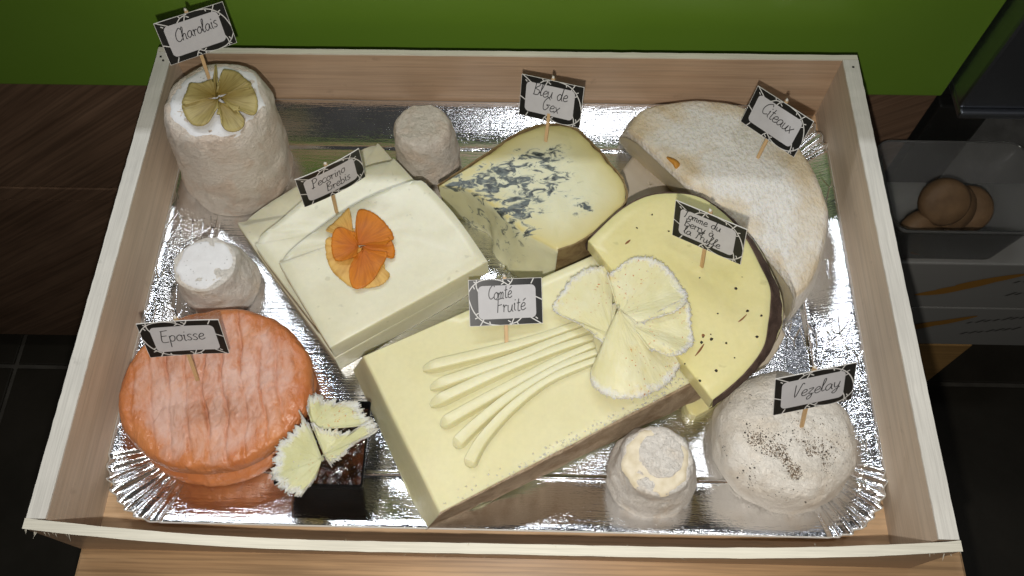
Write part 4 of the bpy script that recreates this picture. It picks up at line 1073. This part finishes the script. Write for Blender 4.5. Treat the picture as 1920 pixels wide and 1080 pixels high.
# ------------------------------------------------------------------ right-hand background: appliance, tub, cartons, box
ap_ = thing('steel_appliance', (.52, .35, FZ), 'dark appliance with brushed steel front right of the counter panel', 'appliance')
mesh('steel_front', *box(.348, .90, .168, .1985, .004, .60, .003), M['steel'], ap_, False)
mesh('body', *box(.350, .90, .200, .60, -.02, .60, .003), M['black_metal'], ap_, False)
mesh('lower_lip', *box(.350, .90, .164, .1985, -.004, .003, .002), M['steel'], ap_, False)
mesh('side_foot', *box(.350, .395, .190, .60, FZ, -.021, .002), M['black_metal'], ap_, False)
mesh('side_foot', *box(.88, .90, .190, .60, FZ, -.021, .002), M['black_metal'], ap_, False)
# wooden box on the floor
wb = thing('wooden_box', (.50, .14, FZ), 'small orange wooden box under the stacked cartons', 'box')
mesh('side_board', *box(.395, .490, .100, .190, -.42, -.2985, .002), M['box_wood'], wb, False)
mesh('lower_board', *box(.397, .488, .102, .188, FZ, -.4215, .002), M['box_wood'], wb, False)
def carton(z0, z1, x0, x1, label, seed):
    g = thing('carton', ((x0 + x1) / 2, .16, z0), label, 'carton', 'stacked cartons')
    mesh('card_box', *box(x0, x1, .100, .185, z0, z1, .0015), M['carton'], g, False)
    rnd = random.Random(seed); y = .0994
    h = z1 - z0
    vs = []; fs = []
    for k in range(3):
        a = rnd.uniform(-.5, .7); cx = .405 + k * .014; cz = z0 + h * (.45 + .12 * k); L = .026
        P = catmull([(cx - L * math.cos(a), cz - .012), (cx, cz + .004 * rnd.uniform(-1, 1)), (cx + L * math.cos(a), cz + .012)], 6, (), False); n = len(P); b = len(vs)
        for i, p in enumerate(P):
            w_ = .006 * math.sin(math.pi * (i + .7) / (n + .4)); vs += [(p.x, y - k * .0002, p.y + w_), (p.x, y - k * .0002, p.y - w_)]
        fs += [(b + 2 * i, b + 2 * i + 1, b + 2 * i + 3, b + 2 * i + 2) for i in range(n - 1)]
    mesh('printed_picture', vs, fs, M['print_o'], g, False)
    vs = []; fs = []
    for k in range(14):
        cx = .455 + (k % 7) * .0075 + (k // 7) * .006; cz = z0 + h * (.62 - .3 * (k // 7)) + (k % 7) * .0022; b = len(vs); L = rnd.uniform(.004, .008)
        vs += [(cx, y, cz), (cx + .003, y, cz), (cx + .003 + L * .8, y, cz + L), (cx + L * .8, y, cz + L)]; fs.append((b, b + 1, b + 2, b + 3))
    mesh('printed_text', vs, fs, M['print_k'], g, False)
carton(-.297, -.2085, .365, .60, 'lower white printed food carton beside the crate', 3)
carton(-.207, -.121, .330, .60, 'upper white printed food carton under the clear tub', 7)
# clear tub of round biscuits
tb = thing('clear_tub', (.372, .138, -.1205), 'clear plastic tub of round biscuits on the cartons', 'tub')
vs = []; fs = []
rg_ = [(.062, .045, 0.0), (.068, .050, .004), (.074, .056, .058), (.080, .062, .060), (.080, .062, .064)]
for (hx, hy, z) in rg_: vs += [(.372 + p[0] * .78, .138 + p[1] * .72, -.1200 + z) for p in rrect(hx, hy, .018, 6)]
n = len(rrect(.1, .1, .01, 6))
for k in range(len(rg_) - 1):
    for i in range(n):
        j = (i + 1) % n; fs.append((k * n + i, k * n + j, (k + 1) * n + j, (k + 1) * n + i))
fs.append(tuple(range(n - 1, -1, -1)))
ob = mesh('shell', vs, fs, M['tub'], tb); md = ob.modifiers.new('thickness', 'SOLIDIFY'); md.thickness = .0008
def biscuit(c, r, rot, label):
    pv, pf = [], []
    pr = [(0, -.008), (r * .8, -.008), (r, -.003), (r, .004), (r * .85, .0085), (r * .4, .0095), (0, .0098)]; sg = 28
    for (a, z) in pr:
        for k in range(sg): pv.append((a * math.cos(2 * math.pi * k / sg), a * math.sin(2 * math.pi * k / sg), z))
    for a in range(len(pr) - 1):
        for k in range(sg): j = (k + 1) % sg; pf.append((a * sg + k, a * sg + j, (a + 1) * sg + j, (a + 1) * sg + k))
    m_ = Euler([R_(q) for q in rot]).to_matrix()
    ob = mesh('biscuit', [tuple(m_ @ Vector(p) + Vector(c)) for p in pv], pf, M['biscuit'], None, True, False, c); tag(ob, label, 'biscuit', 'biscuits in the clear tub')
biscuit((.352, .118, -.098), .020, (60, 0, 20), 'round brown biscuit lying lowest at the left of the clear tub')
biscuit((.364, .132, -.072), .020, (50, 10, -15), 'round brown biscuit with pale rim, topmost in the clear tub')
biscuit((.378, .135, -.085), .020, (40, 25, 0), 'round brown biscuit half hidden in the middle of the clear tub')
biscuit((.398, .142, -.098), .020, (30, -15, 10), 'round brown biscuit at the right side of the clear tub')

# tiny crumbs scattered on the crate floor and foil
vs = []; fs = []; rnd = random.Random(77)
for _ in range(40): blob((rnd.uniform(-.19, .22), rnd.uniform(-.149, -.14), TZ + .004), rnd.uniform(.0002, .0006), rnd.random(), .8, vs, fs)
for _ in range(16): blob((rnd.uniform(-.14, .09), rnd.uniform(.115, .15), TZ + .004), rnd.uniform(.0002, .0005), rnd.random(), .8, vs, fs)
ob = mesh('crumbs', vs, fs, M['pepper'], None, False); tag(ob, 'tiny dark crumbs scattered over the foil rim', 'crumbs', None, 'stuff')
